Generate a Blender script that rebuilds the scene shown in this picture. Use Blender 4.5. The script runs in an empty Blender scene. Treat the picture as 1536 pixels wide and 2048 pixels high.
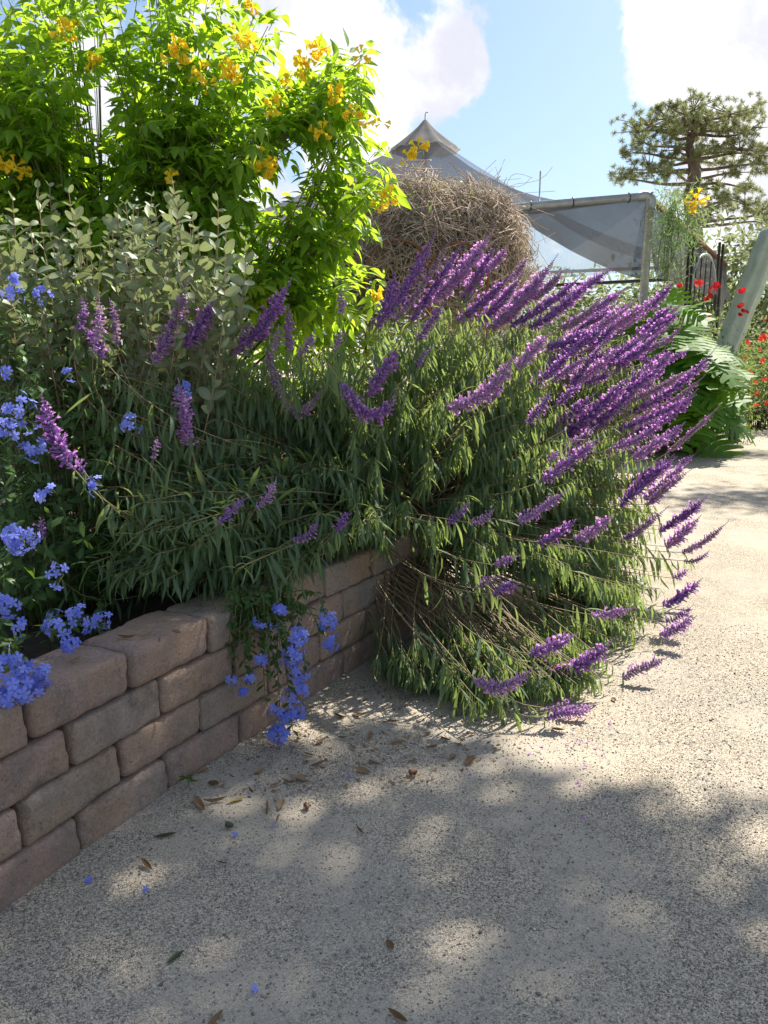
import bpy, bmesh, math, random
import numpy as np
from mathutils import Vector, Matrix, noise as mnoise

random.seed(7)
RNG = np.random.default_rng(11)
SC = bpy.context.scene
COL = SC.collection
R = math.radians

# ------------------------------------------------------------------ camera
CAM_Z, PITCH, FPX = 1.6, R(11.8), 1600.0
cam_data = bpy.data.cameras.new('camera')
cam = bpy.data.objects.new('camera', cam_data)
COL.objects.link(cam)
cam.location = (0, 0, CAM_Z)
cam.rotation_euler = (R(90) - PITCH, 0, 0)
cam_data.sensor_fit = 'VERTICAL'
cam_data.sensor_height = 36
cam_data.lens = FPX / 2048 * 36
cam_data.clip_start = 0.05
cam_data.clip_end = 3000
SC.camera = cam
SC.render.resolution_x, SC.render.resolution_y = 768, 1024

# ------------------------------------------------------------------ light
SUN_AZ, SUN_EL = R(40), R(48)          # to the right of the view, high
SUN = np.array([math.sin(SUN_AZ) * math.cos(SUN_EL), math.cos(SUN_AZ) * math.cos(SUN_EL), math.sin(SUN_EL)])
sd = bpy.data.lights.new('sun', 'SUN')
sd.energy = 5.0
sd.angle = R(0.53)
sd.color = (1.0, 0.93, 0.82)
so = bpy.data.objects.new('sun', sd)
COL.objects.link(so)
so.rotation_euler = Vector((-SUN[0], -SUN[1], -SUN[2])).to_track_quat('-Z', 'Y').to_euler()

SC.view_settings.view_transform = 'Standard'
SC.view_settings.look = 'None'
SC.view_settings.gamma = 1
SC.view_settings.exposure = 1.12
SC.cycles.use_denoising = True
SC.cycles.denoising_prefilter = 'NONE'
SC.cycles.max_bounces = 7
SC.cycles.diffuse_bounces = 4
SC.cycles.transmission_bounces = 6
SC.cycles.transparent_max_bounces = 10
SC.cycles.sample_clamp_indirect = 8

F_FWD = np.array([0, math.cos(PITCH), -math.sin(PITCH)])
F_UP = np.array([0, math.sin(PITCH), math.cos(PITCH)])
CAMP = np.array([0, 0, CAM_Z])


def pdir(px, py):
    return np.array([(px - 768) / FPX, 0, 0]) + F_FWD + F_UP * (-(py - 1024) / FPX)


def P(px, py, D):
    """the point seen at a pixel of the photograph, D metres ahead"""
    d = pdir(px, py)
    return CAMP + d * (D / d[1])


def G(px, py, z=0.0):
    d = pdir(px, py)
    return CAMP + d * ((z - CAM_Z) / d[2])


def project(pts):
    q = np.asarray(pts) - CAMP
    zc = q @ F_FWD
    zs = np.where(zc > 0.05, zc, 0.05)
    return 768 + FPX * q[:, 0] / zs, 1024 - FPX * (q @ F_UP) / zs, zc


# ------------------------------------------------------------------ node helper
class N:
    def __init__(s, tree):
        s.t = tree
        tree.nodes.clear()

    def __call__(s, kind, _in=None, **kw):
        n = s.t.nodes.new(kind)
        for k, v in kw.items():
            setattr(n, k, v)
        for k, v in (_in or {}).items():
            sock = n.inputs[k]
            if isinstance(v, bpy.types.NodeSocket):
                s.t.links.new(v, sock)
            else:
                sock.default_value = v
        return n

    def math(s, op, a, b=0.0, c=0.0, clamp=False):
        return s('ShaderNodeMath', {0: a, 1: b, 2: c}, operation=op, use_clamp=clamp).outputs[0]

    def mix(s, f, a, b, blend='MIX'):
        n = s('ShaderNodeMix', None, data_type='RGBA', blend_type=blend)
        for k, v in ((0, f), (6, a), (7, b)):
            if isinstance(v, bpy.types.NodeSocket):
                s.t.links.new(v, n.inputs[k])
            elif k == 0:
                n.inputs[k].default_value = v
            else:
                n.inputs[k].default_value = (*v, 1) if len(v) == 3 else v
        return n.outputs[2]

    def noise(s, vec, scale, detail=4, rough=.55):
        i = {'Scale': scale, 'Detail': detail, 'Roughness': rough}
        if vec is not None:
            i['Vector'] = vec
        return s('ShaderNodeTexNoise', i).outputs[0]

    def remap(s, v, a, b, c=0.0, d=1.0, smooth=False):
        return s('ShaderNodeMapRange', {0: v, 1: a, 2: b, 3: c, 4: d},
                 interpolation_type='SMOOTHSTEP' if smooth else 'LINEAR').outputs[0]


# ------------------------------------------------------------------ sky with broken cumulus
world = bpy.data.worlds.new('World')
SC.world = world
world.use_nodes = True
n = N(world.node_tree)
tc = n('ShaderNodeTexCoord')
vec = n('ShaderNodeVectorMath', {0: tc.outputs['Generated']}, operation='NORMALIZE').outputs[0]
sky = n('ShaderNodeTexSky', sky_type='NISHITA', sun_disc=False, sun_elevation=SUN_EL, sun_rotation=SUN_AZ,
        air_density=1.0, dust_density=1.6, ozone_density=1.2)
warp = n('ShaderNodeTexNoise', {'Vector': vec, 'Scale': 5.0, 'Detail': 5, 'Roughness': .6})
wv = n('ShaderNodeVectorMath', {0: warp.outputs['Color'], 1: (.5, .5, .5)}, operation='SUBTRACT').outputs[0]
wv = n('ShaderNodeVectorMath', {0: wv, 'Scale': .07}, operation='SCALE').outputs[0]
vw = n('ShaderNodeVectorMath', {0: vec, 1: wv}, operation='ADD').outputs[0]
cov = n.noise(vw, 6.5, 9, .60)
# the clouds in view: where each stands and how wide it is
CLOUDS = [(650, 60, .20, .22), (720, 180, .13, .15), (820, 200, .08, .10), (940, 118, .085, .34), (880, 140, .06, .16),
          (1270, 115, .11, .16), (1400, 70, .17, .20), (1500, 210, .13, .16), (1500, 370, .12, .16), (1120, 480, .10, .16),
          (210, 200, .2, .15), (1440, -120, .25, .2), (450, 420, .25, .13)]
GAPS = [(1090, 230, .19, .30), (800, 20, .10, .20), (1080, 60, .12, .25), (1160, 320, .13, .2), (590, 340, .08, .15)]
fld = cov
for px, py, r, w in CLOUDS + [(a, b, c, -d) for a, b, c, d in GAPS]:
    d = pdir(px, py)
    d = d / np.linalg.norm(d)
    dist = n('ShaderNodeVectorMath', {0: vw, 1: tuple(d)}, operation='DISTANCE').outputs['Value']
    fld = n.math('ADD', fld, n.remap(dist, 0, r, w, 0.0, True))
mask = n.remap(fld, .51, .61, 0, 1, True)
dens = n.remap(n.noise(vw, 7.5, 6, .6), .35, .68, 0, 1, True)
ccol = n.mix(dens, (6.0, 6.15, 6.9), (9.2, 9.2, 9.3))
haze_up = n('ShaderNodeSeparateXYZ', {0: vec}).outputs[2]
skyc = n.mix(n.remap(haze_up, 0, .45, .40, .10), n.mix(1.0, sky.outputs[0], (.86, 1.0, 1.12), 'MULTIPLY'), (5.6, 7.2, 9.0))
colr = n.mix(mask, skyc, ccol)
bg = n('ShaderNodeBackground', {'Color': colr, 'Strength': .065})
n('ShaderNodeOutputWorld', {0: bg.outputs[0]})


# ------------------------------------------------------------------ objects and properties
def tag(o, label=None, cat=None, group=None, kind=None):
    for k, v in (('label', label), ('category', cat), ('group', group), ('kind', kind)):
        if v:
            o[k] = v
    return o


def thing(name, loc, label, cat, group=None):
    o = bpy.data.objects.new(name, None)
    COL.objects.link(o)
    o.location = tuple(loc)
    o.empty_display_size = .05
    return tag(o, label, cat, group)


def base_of(parent):
    if parent is None:
        return np.zeros(3)
    b = np.array(parent.location)
    if parent.parent:
        b = b + np.array(parent.parent.location)
    return b


def raw_mesh(name, V, F, mats, vary=None, lu=None, mi=None, smooth=False):
    V = np.asarray(V, dtype=np.float32).reshape(-1, 3)
    F = np.asarray(F, dtype=np.int32)
    k = F.shape[1]
    me = bpy.data.meshes.new(name)
    me.vertices.add(len(V))
    me.vertices.foreach_set('co', V.ravel())
    me.loops.add(F.size)
    me.loops.foreach_set('vertex_index', F.ravel())
    me.polygons.add(len(F))
    me.polygons.foreach_set('loop_start', np.arange(0, F.size, k, dtype=np.int32))
    me.polygons.foreach_set('loop_total', np.full(len(F), k, dtype=np.int32))
    if smooth:
        me.polygons.foreach_set('use_smooth', np.ones(len(F), dtype=bool))
    if mi is not None:
        me.polygons.foreach_set('material_index', np.asarray(mi, dtype=np.int32))
    for nm, arr in (('vary', vary), ('lu', lu)):
        if arr is not None:
            a = me.attributes.new(nm, 'FLOAT', 'POINT')
            a.data.foreach_set('value', np.asarray(arr, dtype=np.float32))
    for m in (mats if isinstance(mats, (list, tuple)) else [mats]):
        me.materials.append(m)
    me.update(calc_edges=True)
    return me


def put(name, me, parent=None, kind=None):
    o = bpy.data.objects.new(name, me)
    COL.objects.link(o)
    if parent is not None:
        o.parent = parent
    if kind:
        o['kind'] = kind
    return o


def mesh_obj(name, V, F, mats, parent=None, kind=None, **kw):
    V = np.asarray(V, float).reshape(-1, 3) - base_of(parent)
    return put(name, raw_mesh(name, V, F, mats, **kw), parent, kind)


def nrm(a):
    return a / np.maximum(np.linalg.norm(a, axis=-1, keepdims=True), 1e-9)


def frames(d, nn):
    """columns x, y, z: y runs along d, z is as near to nn as it can be"""
    y = nrm(d)
    x = np.cross(y, nn)
    bad = np.linalg.norm(x, axis=1) < 1e-4
    x[bad] = np.cross(y[bad], np.array([.31, .77, .55]))
    x = nrm(x)
    z = np.cross(x, y)
    return np.stack([x, y, z], axis=2)


def tubes(pts, rad, sides=5, cap=False):
    """pts (S,k,3), rad (S,k): quads of S round tapering tubes"""
    pts = np.asarray(pts, float)
    rad = np.asarray(rad, float)
    S, k, _ = pts.shape
    t = nrm(np.gradient(pts, axis=1))
    ref = np.tile(np.array([.37, .21, .9]), (S, k, 1))
    ref[np.abs((t * ref).sum(2)) > .93] = np.array([.9, -.3, .1])
    a = nrm(np.cross(t, ref))
    b = np.cross(t, a)
    ang = np.arange(sides) * 2 * math.pi / sides
    V = pts[:, :, None, :] + rad[:, :, None, None] * (a[:, :, None, :] * np.cos(ang)[None, None, :, None] + b[:, :, None, :] * np.sin(ang)[None, None, :, None])
    i = np.arange(S)[:, None, None] * (k * sides)
    j = np.arange(k - 1)[None, :, None] * sides
    q = np.arange(sides)[None, None, :]
    q2 = (q + 1) % sides
    F = np.stack([i + j + q, i + j + q2, i + j + sides + q2, i + j + sides + q], axis=-1).reshape(-1, 4)
    V = V.reshape(-1, 3)
    if cap:
        extra_v, extra_f = [], []
        for s in range(S):
            for e in (0, k - 1):
                c = len(V) + len(extra_v)
                extra_v.append(pts[s, e])
                o = s * k * sides + e * sides
                for q in range(0, sides):
                    extra_f.append((o + q, o + (q + 1) % sides, c, c))
        V = np.vstack([V, np.array(extra_v)])
        F = np.vstack([F, np.array(extra_f)])
        F = F.copy()
    return V, F


def merge(parts):
    Vs, Fs, o = [], [], 0
    for V, F in parts:
        V = np.asarray(V, float).reshape(-1, 3)
        Vs.append(V)
        Fs.append(np.asarray(F) + o)
        o += len(V)
    return np.vstack(Vs), np.vstack(Fs)


def tube_obj(name, line, r, mat, parent=None, sides=8, kind=None, cap=True):
    line = np.asarray(line, float)
    rr = np.full(len(line), r) if np.isscalar(r) else np.asarray(r, float)
    V, F = tubes(line[None], rr[None], sides)
    if cap:
        kk = len(line)
        V = np.vstack([V, line[0], line[-1]])
        c0, c1 = len(V) - 2, len(V) - 1
        ex = []
        for q in range(sides):
            ex.append((q, (q + 1) % sides, c0))
            ex.append(((kk - 1) * sides + (q + 1) % sides, (kk - 1) * sides + q, c1))
        me = bpy.data.meshes.new(name)
        me.from_pydata([tuple(v) for v in V - base_of(parent)], [], [tuple(f) for f in F] + ex)
        me.materials.append(mat)
        me.polygons.foreach_set('use_smooth', np.array([True] * len(F) + [False] * len(ex)))
        return put(name, me, parent, kind)
    return mesh_obj(name, V, F, mat, parent, kind, smooth=True)


def bezier(p0, p1, p2, p3, k):
    t = np.linspace(0, 1, k)[None, :, None]
    p0, p1, p2, p3 = [np.asarray(p, float).reshape(-1, 1, 3) for p in (p0, p1, p2, p3)]
    return (1 - t) ** 3 * p0 + 3 * (1 - t) ** 2 * t * p1 + 3 * (1 - t) * t * t * p2 + t ** 3 * p3


def box_vf(cx, cy, cz, sx, sy, sz):
    v = np.array([[x, y, z] for x in (-.5, .5) for y in (-.5, .5) for z in (-.5, .5)]) * [sx, sy, sz] + [cx, cy, cz]
    f = np.array([(0, 1, 3, 2), (4, 6, 7, 5), (0, 4, 5, 1), (2, 3, 7, 6), (0, 2, 6, 4), (1, 5, 7, 3)])
    return v, f


def inside(poly, x, y):
    x = np.asarray(x, float)
    y = np.asarray(y, float)
    r = np.zeros(x.shape, bool)
    m = len(poly)
    for i in range(m):
        x0, y0 = poly[i]
        x1, y1 = poly[(i + 1) % m]
        if y0 == y1:
            continue
        c = ((y0 > y) != (y1 > y)) & (x < (x1 - x0) * (y - y0) / (y1 - y0) + x0)
        r ^= c
    return r


def sample_poly(poly, m, keep=None):
    xs = [p[0] for p in poly]
    ys = [p[1] for p in poly]
    out = np.zeros((0, 2))
    while len(out) < m:
        q = RNG.uniform([min(xs), min(ys)], [max(xs), max(ys)], (4 * m, 2))
        q = q[inside(poly, q[:, 0], q[:, 1])]
        if keep is not None:
            q = q[RNG.random(len(q)) < keep(q)]
        out = np.vstack([out, q])
    return out[:m]


# ------------------------------------------------------------------ leaf shapes: length 1 along +y
def strip_leaf(width, stations, bend=0.0, fold=.15, ys=None):
    """stations: relative half width along the leaf"""
    k = len(stations)
    ys = np.linspace(0, 1, k) if ys is None else np.array(ys)
    V, lu = [], []
    ang = 0
    y = z = 0.0
    for i, w in enumerate(stations):
        if i:
            ds = ys[i] - ys[i - 1]
            ang = bend * ys[i]
            y += ds * math.cos(ang)
            z -= ds * math.sin(ang)
        hw = w * width / 2
        V += [(-hw, y, z + hw * fold * 2), (0, y, z), (hw, y, z + hw * fold * 2)]
        lu += [1, 0, 1]
    F = []
    for i in range(k - 1):
        o = i * 3
        F += [(o, o + 1, o + 4, o + 3), (o + 1, o + 2, o + 5, o + 4)]
    return np.array(V), np.array(F), np.array(lu, float)


LANCE = [strip_leaf(.125, (.12, .8, 1, .75, .02), b, .22) for b in (.15, .55, .95, 1.3)]
LEAFLET = [strip_leaf(.36, (.10, .85, 1, .55, .01), b, .18, (0, .22, .45, .75, 1)) for b in (.1, .5, .9)]
OVAL = [strip_leaf(.52, (.22, .78, 1, 1, .78, .30), b, .12) for b in (-.15, .15, .5)]
OBOV = [strip_leaf(.42, (.10, .45, .8, 1, .72, .15), b, .10) for b in (.1, .5, .8)]
CHIP = [strip_leaf(.5, (.1, 1, .05), .4, .15)]


class Leaves:
    """collects leaves of one plant; build() makes the front ones objects and joins the rest"""
    def __init__(s):
        s.tp, s.M, s.p, s.v = [], [], [], []

    def add(s, pos, d, nn, size, ntp, vary=None):
        m = len(pos)
        fr = frames(np.asarray(d, float), np.asarray(nn, float)) * np.asarray(size, float).reshape(-1, 1, 1)
        s.p.append(np.asarray(pos, float))
        s.M.append(fr)
        s.tp.append(RNG.integers(0, ntp, m))
        s.v.append(RNG.random(m) if vary is None else vary)

    def build(s, parent, mats, tpl, singles=300, cell=26, part='leaf', rest='foliage', window=None):
        p = np.vstack(s.p)
        M = np.vstack(s.M)
        tp = np.concatenate(s.tp)
        v = np.concatenate(s.v)
        base = base_of(parent)
        single = np.zeros(len(p), bool)
        if singles:
            c = p + M[:, :, 1] * .5
            px, py, zc = project(c)
            ok = (px > 5) & (px < 1531) & (py > 5) & (py < 2043) & (zc > .3)
            if window is not None:
                ok &= inside(window, px, py)
            key = (px // cell).astype(int) * 1000 + (py // cell).astype(int)
            order = np.argsort(zc)
            seen, pick = set(), []
            for i in order:
                if ok[i] and key[i] not in seen:
                    seen.add(key[i])
                    pick.append(i)
            pick = np.array(pick, int)
            if len(pick) > singles:
                L = np.linalg.norm(M[pick, :, 1], axis=1) / zc[pick]
                sc = L * (.75 + .5 * RNG.random(len(pick)))
                pick = pick[np.argsort(-sc)[:singles]]
            single[pick] = True
            vs = {}
            for i in pick:
                t = int(tp[i])
                b = int(v[i] * 3.999)
                if (t, b) not in vs:
                    V, F, lu = tpl[t]
                    vs[(t, b)] = raw_mesh(part, V, F, mats, vary=np.full(len(V), (b + .5) / 4), lu=lu)
                o = bpy.data.objects.new(part, vs[(t, b)])
                COL.objects.link(o)
                o.parent = parent
                m4 = Matrix.Identity(4)
                for r in range(3):
                    for q in range(3):
                        m4[r][q] = M[i, r, q]
                    m4[r][3] = p[i, r] - base[r]
                o.matrix_basis = m4
        Vs, Fs, vv, ll, o = [], [], [], [], 0
        for t, (V, F, lu) in enumerate(tpl):
            idx = np.where((tp == t) & ~single)[0]
            if not len(idx):
                continue
            W = np.einsum('mij,nj->mni', M[idx], V) + p[idx][:, None, :]
            Fm = (F[None] + (np.arange(len(idx)) * len(V))[:, None, None] + o).reshape(-1, 4)
            Vs.append(W.reshape(-1, 3))
            Fs.append(Fm)
            vv.append(np.repeat(v[idx], len(V)))
            ll.append(np.tile(lu, len(idx)))
            o += len(idx) * len(V)
        if Vs:
            return mesh_obj(rest, np.vstack(Vs), np.vstack(Fs), mats, parent, 'stuff', vary=np.concatenate(vv), lu=np.concatenate(ll))


# ------------------------------------------------------------------ materials
def new_mat(name):
    m = bpy.data.materials.new(name)
    m.use_nodes = True
    return m, N(m.node_tree)


def leaf_mat(name, c1, c2, t1, transl=.45, rough=.5, rib=.25, spec=.35):
    """c1..c2 leaf colours, t1 the colour that light takes on passing through"""
    m, n = new_mat(name)
    va = n('ShaderNodeAttribute', attribute_name='vary').outputs['Fac']
    lu = n('ShaderNodeAttribute', attribute_name='lu').outputs['Fac']
    base = n.mix(va, c1, c2)
    ribc = n.mix(n.remap(lu, 0, .3, rib, 0), base, tuple(min(1, x * 1.7 + .06) for x in c2))
    p = n('ShaderNodeBsdfPrincipled', {'Base Color': ribc, 'Roughness': rough, 'Specular IOR Level': spec})
    tr = n('ShaderNodeBsdfTranslucent', {'Color': n.mix(va, t1, tuple(x * .8 for x in t1))})
    mx = n('ShaderNodeMixShader', {0: transl, 1: p.outputs[0], 2: tr.outputs[0]})
    n('ShaderNodeOutputMaterial', {0: mx.outputs[0]})
    return m


def plain_mat(name, c, rough=.7, var=.0, scale=20, metal=0.0, bump=0.0, c2=None, spec=.4):
    m, n = new_mat(name)
    tcc = n('ShaderNodeTexCoord').outputs['Object']
    f = n.noise(tcc, scale, 5, .6)
    c2 = c2 or tuple(x * (1 - var) for x in c)
    colr = n.mix(n.remap(f, .35, .65), c, c2)
    i = {'Base Color': colr, 'Roughness': rough, 'Metallic': metal, 'Specular IOR Level': spec}
    if bump:
        i['Normal'] = n('ShaderNodeBump', {'Strength': bump, 'Distance': .01, 'Height': n.noise(tcc, scale * 2.5, 5, .6)}).outputs[0]
    p = n('ShaderNodeBsdfPrincipled', i)
    n('ShaderNodeOutputMaterial', {0: p.outputs[0]})
    return m


def petal_mat(name, c1, c2, transl=.4, glow=None, fade=None):
    m, n = new_mat(name)
    va = n('ShaderNodeAttribute', attribute_name='vary').outputs['Fac']
    rnd = n('ShaderNodeObjectInfo').outputs['Random']
    f = n.math('FRACT', n.math('ADD', va, n.math('MULTIPLY', rnd, .35)))
    colr = n.mix(f, c1, c2)
    if fade:                      # older spikes fade to a paler pink, each by its own amount
        colr = n.mix(n.remap(rnd, .45, 1.0, 0, .7), colr, fade)
    p = n('ShaderNodeBsdfPrincipled', {'Base Color': colr, 'Roughness': .6, 'Specular IOR Level': .2})
    tr = n('ShaderNodeBsdfTranslucent', {'Color': n.mix(.6, colr, glow) if glow else colr})
    mx = n('ShaderNodeMixShader', {0: transl, 1: p.outputs[0], 2: tr.outputs[0]})
    n('ShaderNodeOutputMaterial', {0: mx.outputs[0]})
    return m


M_SALVIA = leaf_mat('salvia leaf', (.065, .12, .062), (.12, .185, .095), (.38, .50, .12), .43, .6, .35)
M_TECOMA = leaf_mat('trumpet bush leaf', (.07, .16, .02), (.13, .26, .035), (.52, .76, .04), .58, .45, .15)
M_GUAVA = leaf_mat('guava leaf', (.15, .20, .11), (.26, .31, .185), (.36, .42, .16), .3, .5, .2)
M_PLUMB = leaf_mat('plumbago leaf', (.035, .085, .018), (.065, .13, .03), (.16, .28, .03), .35, .45, .15)
M_PHILO = leaf_mat('philodendron leaf', (.05, .14, .015), (.09, .21, .025), (.30, .56, .03), .42, .55, .25, .2)
M_ROSEL = leaf_mat('rose leaf', (.07, .12, .035), (.13, .18, .055), (.28, .38, .07), .4, .5, .1)
M_BACK = leaf_mat('background leaf', (.13, .17, .075), (.21, .25, .12), (.32, .38, .14), .4, .6, .0)
M_OAK = leaf_mat('oak leaf', (.04, .07, .02), (.07, .10, .03), (.12, .17, .03), .3, .5, .0)
M_PINE = leaf_mat('pine needle', (.17, .215, .085), (.28, .30, .135), (.32, .35, .14), .4, .6, .0)
M_VINE = leaf_mat('feathery vine leaf', (.10, .20, .07), (.18, .28, .12), (.28, .42, .12), .4, .5, .0)
M_CALYX = petal_mat('calyx', (.18, .095, .32), (.46, .31, .60), .45, (.72, .40, .74), (.68, .48, .66))
M_CORO = petal_mat('corolla', (.42, .10, .56), (.76, .40, .84), .5, (.85, .45, .85), (.84, .55, .84))
M_SPENT = petal_mat('spent calyx', (.42, .29, .40), (.58, .44, .50), .4)
M_BLUE = petal_mat('plumbago petal', (.16, .20, .70), (.32, .38, .90), .35)
M_YEL = petal_mat('yellow petal', (.90, .62, .02), (.95, .78, .07), .45)
M_RED = petal_mat('red petal', (.55, .01, .02), (.75, .06, .07), .3)
M_ORED = petal_mat('coral petal', (.65, .05, .03), (.8, .14, .07), .3)
M_STEMG = plain_mat('green stem', (.16, .17, .07), .7, .4, 30)
M_STEMS = plain_mat('straw stem', (.30, .23, .12), .75, .45, 14)
M_STEMP = plain_mat('pinkish stem', (.36, .24, .15), .7, .35, 14)
M_BARK = plain_mat('bark', (.10, .075, .05), .9, .5, 16, bump=.6)
M_PBARK = plain_mat('pine bark', (.20, .15, .11), .95, .5, 3, bump=.8)
M_DRY = plain_mat('dry vine', (.60, .49, .38), .85, .45, 5)
M_DRYL = leaf_mat('dry leaf', (.16, .09, .04), (.34, .22, .12), (.3, .18, .06), .2, .7, .3)
M_RUST = plain_mat('rusty steel', (.24, .10, .05), .75, .5, 25, bump=.3)
M_PIPE = plain_mat('galvanised pipe', (.40, .42, .42), .45, .25, 9, metal=.55)
M_BLACK = plain_mat('black iron', (.02, .02, .022), .45, .3, 20)
M_WOOD = plain_mat('weathered wood', (.19, .13, .085), .85, .5, 8, bump=.4)
M_SOIL = plain_mat('soil', (.07, .05, .035), .95, .5, 18, bump=1.0)
M_WHITE = plain_mat('white cover', (.72, .75, .78), .5, .12, 3)
M_CACTUS = plain_mat('cactus skin', (.30, .37, .27), .6, .35, 6, bump=.25, c2=(.40, .45, .36))
M_BRICK = plain_mat('red brick', (.42, .19, .13), .9, .35, 12, bump=.5)


def ground_mat():
    m, n = new_mat('decomposed granite')
    co = n('ShaderNodeTexCoord').outputs['Object']
    big = n.noise(co, .9, 4, .6)
    mid = n.noise(co, 6, 5, .65)
    v1 = n('ShaderNodeTexVoronoi', {'Vector': co, 'Scale': 240.0}, feature='F1')
    v2 = n('ShaderNodeTexVoronoi', {'Vector': co, 'Scale': 470.0}, feature='F1')
    g1 = n('ShaderNodeSeparateColor', {0: v1.outputs['Color']}).outputs[0]
    g2 = n('ShaderNodeSeparateColor', {0: v2.outputs['Color']}).outputs[1]
    sand = n.mix(n.remap(big, .38, .62), (.475, .415, .325), (.41, .37, .305))
    sand = n.mix(n.remap(mid, .42, .66, 0, .55), sand, (.35, .32, .275))
    gr = n.math('ADD', n.math('MULTIPLY', g1, .6), n.math('MULTIPLY', g2, .4))
    # coarse grit lies thicker in some places, fine dust in others
    grit = n.remap(n.noise(co, 1.3, 5, .6), .40, .58, .25, 1.0, True)
    speck = n.mix(n.remap(gr, .15, .85), (.22, .22, .23), (1.75, 1.70, 1.62))
    colr = n.mix(grit, sand, n.mix(1.0, sand, speck, 'MULTIPLY'))
    h = n.math('ADD', n.math('MULTIPLY', v1.outputs['Distance'], n.math('MULTIPLY', grit, -1.0)), n.math('MULTIPLY', v2.outputs['Distance'], -.4))
    h = n.math('ADD', h, n.math('MULTIPLY', mid, .8))
    b = n('ShaderNodeBump', {'Strength': .75, 'Distance': .006, 'Height': h})
    p = n('ShaderNodeBsdfPrincipled', {'Base Color': colr, 'Roughness': .95, 'Specular IOR Level': .15, 'Normal': b.outputs[0]})
    n('ShaderNodeOutputMaterial', {0: p.outputs[0]})
    return m


def block_mat():
    m, n = new_mat('tumbled concrete block')
    co = n('ShaderNodeTexCoord').outputs['Object']
    rnd = n('ShaderNodeObjectInfo').outputs['Random']
    off = n('ShaderNodeVectorMath', {0: co, 1: n('ShaderNodeCombineXYZ', {0: n.math('MULTIPLY', rnd, 37), 1: n.math('MULTIPLY', rnd, 91), 2: 0.0}).outputs[0]}, operation='ADD').outputs[0]
    base = n('ShaderNodeValToRGB', {0: rnd})
    cr = base.color_ramp
    cr.elements[0].color = (.45, .315, .255, 1)
    cr.elements[1].color = (.36, .31, .255, 1)
    for pos, c in ((.3, (.40, .325, .255, 1)), (.55, (.46, .31, .225, 1)), (.8, (.40, .275, .235, 1))):
        e = cr.elements.new(pos)
        e.color = c
    st = n('ShaderNodeVectorMath', {0: off, 1: (1, 1, .35)}, operation='MULTIPLY').outputs[0]
    f1 = n.noise(st, 9, 5, .62)
    f2 = n.noise(off, 3.5, 4, .6)
    f3 = n.noise(off, 85, 6, .8)
    c1 = n.mix(n.remap(f1, .42, .68, 0, .75), base.outputs[0], (.22, .19, .155))
    c1 = n.mix(n.remap(f2, .42, .62, 0, .8), c1, (.45, .30, .20))
    c1 = n.mix(n.remap(n.noise(off, 5.5, 6, .7), .56, .7, 0, .7), c1, (.12, .105, .085))
    c1 = n.mix(n.remap(f3, .54, .68, 0, .6), c1, (.55, .49, .42))
    c1 = n.mix(n.remap(f3, .32, .46, .75, 0), c1, (.10, .085, .07))
    h = n.math('ADD', n.math('MULTIPLY', f3, .5), n.noise(off, 22, 5, .65))
    b = n('ShaderNodeBump', {'Strength': 1.0, 'Distance': .022, 'Height': h})
    p = n('ShaderNodeBsdfPrincipled', {'Base Color': c1, 'Roughness': .92, 'Specular IOR Level': .2, 'Normal': b.outputs[0]})
    n('ShaderNodeOutputMaterial', {0: p.outputs[0]})
    return m


def cloth_mat(name, col, seethrough):
    m, n = new_mat(name)
    co = n('ShaderNodeTexCoord').outputs['Object']
    f = n.noise(co, 1.2, 5, .6)
    c = n.mix(n.remap(f, .35, .65), col, tuple(x * .72 for x in col))
    d = n('ShaderNodeBsdfDiffuse', {'Color': c})
    t = n('ShaderNodeBsdfTranslucent', {'Color': c})
    a = n('ShaderNodeMixShader', {0: .35, 1: d.outputs[0], 2: t.outputs[0]})
    tr = n('ShaderNodeBsdfTransparent', {'Color': (.9, .92, .95, 1)})
    mx = n('ShaderNodeMixShader', {0: n.remap(f, .3, .7, seethrough - .06, seethrough + .06), 1: a.outputs[0], 2: tr.outputs[0]})
    n('ShaderNodeOutputMaterial', {0: mx.outputs[0]})
    return m


M_GROUND, M_BLOCK = ground_mat(), block_mat()
M_CLOTH = cloth_mat('shade cloth', (.17, .17, .178), .22)
M_CLOTHL = cloth_mat('thin shade cloth', (.20, .20, .21), .70)
M_CLOTHD = cloth_mat('doubled shade cloth', (.11, .108, .105), .16)
M_CAP = cloth_mat('cap cloth', (.33, .325, .315), .04)
def grit_mat():
    m, n = new_mat('grit')
    va = n('ShaderNodeAttribute', attribute_name='vary').outputs['Fac']
    r = n('ShaderNodeValToRGB', {0: va})
    r.color_ramp.elements[0].color = (.13, .12, .115, 1)
    r.color_ramp.elements[1].color = (.62, .58, .52, 1)
    for pos, c in ((.3, (.27, .25, .225, 1)), (.6, (.40, .365, .32, 1)), (.85, (.47, .41, .34, 1))):
        r.color_ramp.elements.new(pos).color = c
    p = n('ShaderNodeBsdfPrincipled', {'Base Color': r.outputs[0], 'Roughness': .9, 'Specular IOR Level': .2})
    n('ShaderNodeOutputMaterial', {0: p.outputs[0]})
    return m


M_GRIT = grit_mat()

# ================================================================== the setting
# wall line on the ground, from the photograph's wall foot
FOOT = np.array([G(*q)[:2] for q in ((-260, 2020), (0, 1825), (165, 1700), (345, 1575), (490, 1480), (620, 1395), (745, 1315), (868, 1246))])
end = FOOT[-1]
FOOT = np.vstack([FOOT, end + [.10, .38], end + [.05, .8], end + [-.2, 1.6], end + [-.5, 2.6]])


def resample(line, step):
    seg = np.linalg.norm(np.diff(line, axis=0), axis=1)
    s = np.concatenate([[0], np.cumsum(seg)])
    q = np.arange(0, s[-1], step)
    return np.stack([np.interp(q, s, line[:, i]) for i in range(line.shape[1])], 1), q


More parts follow.
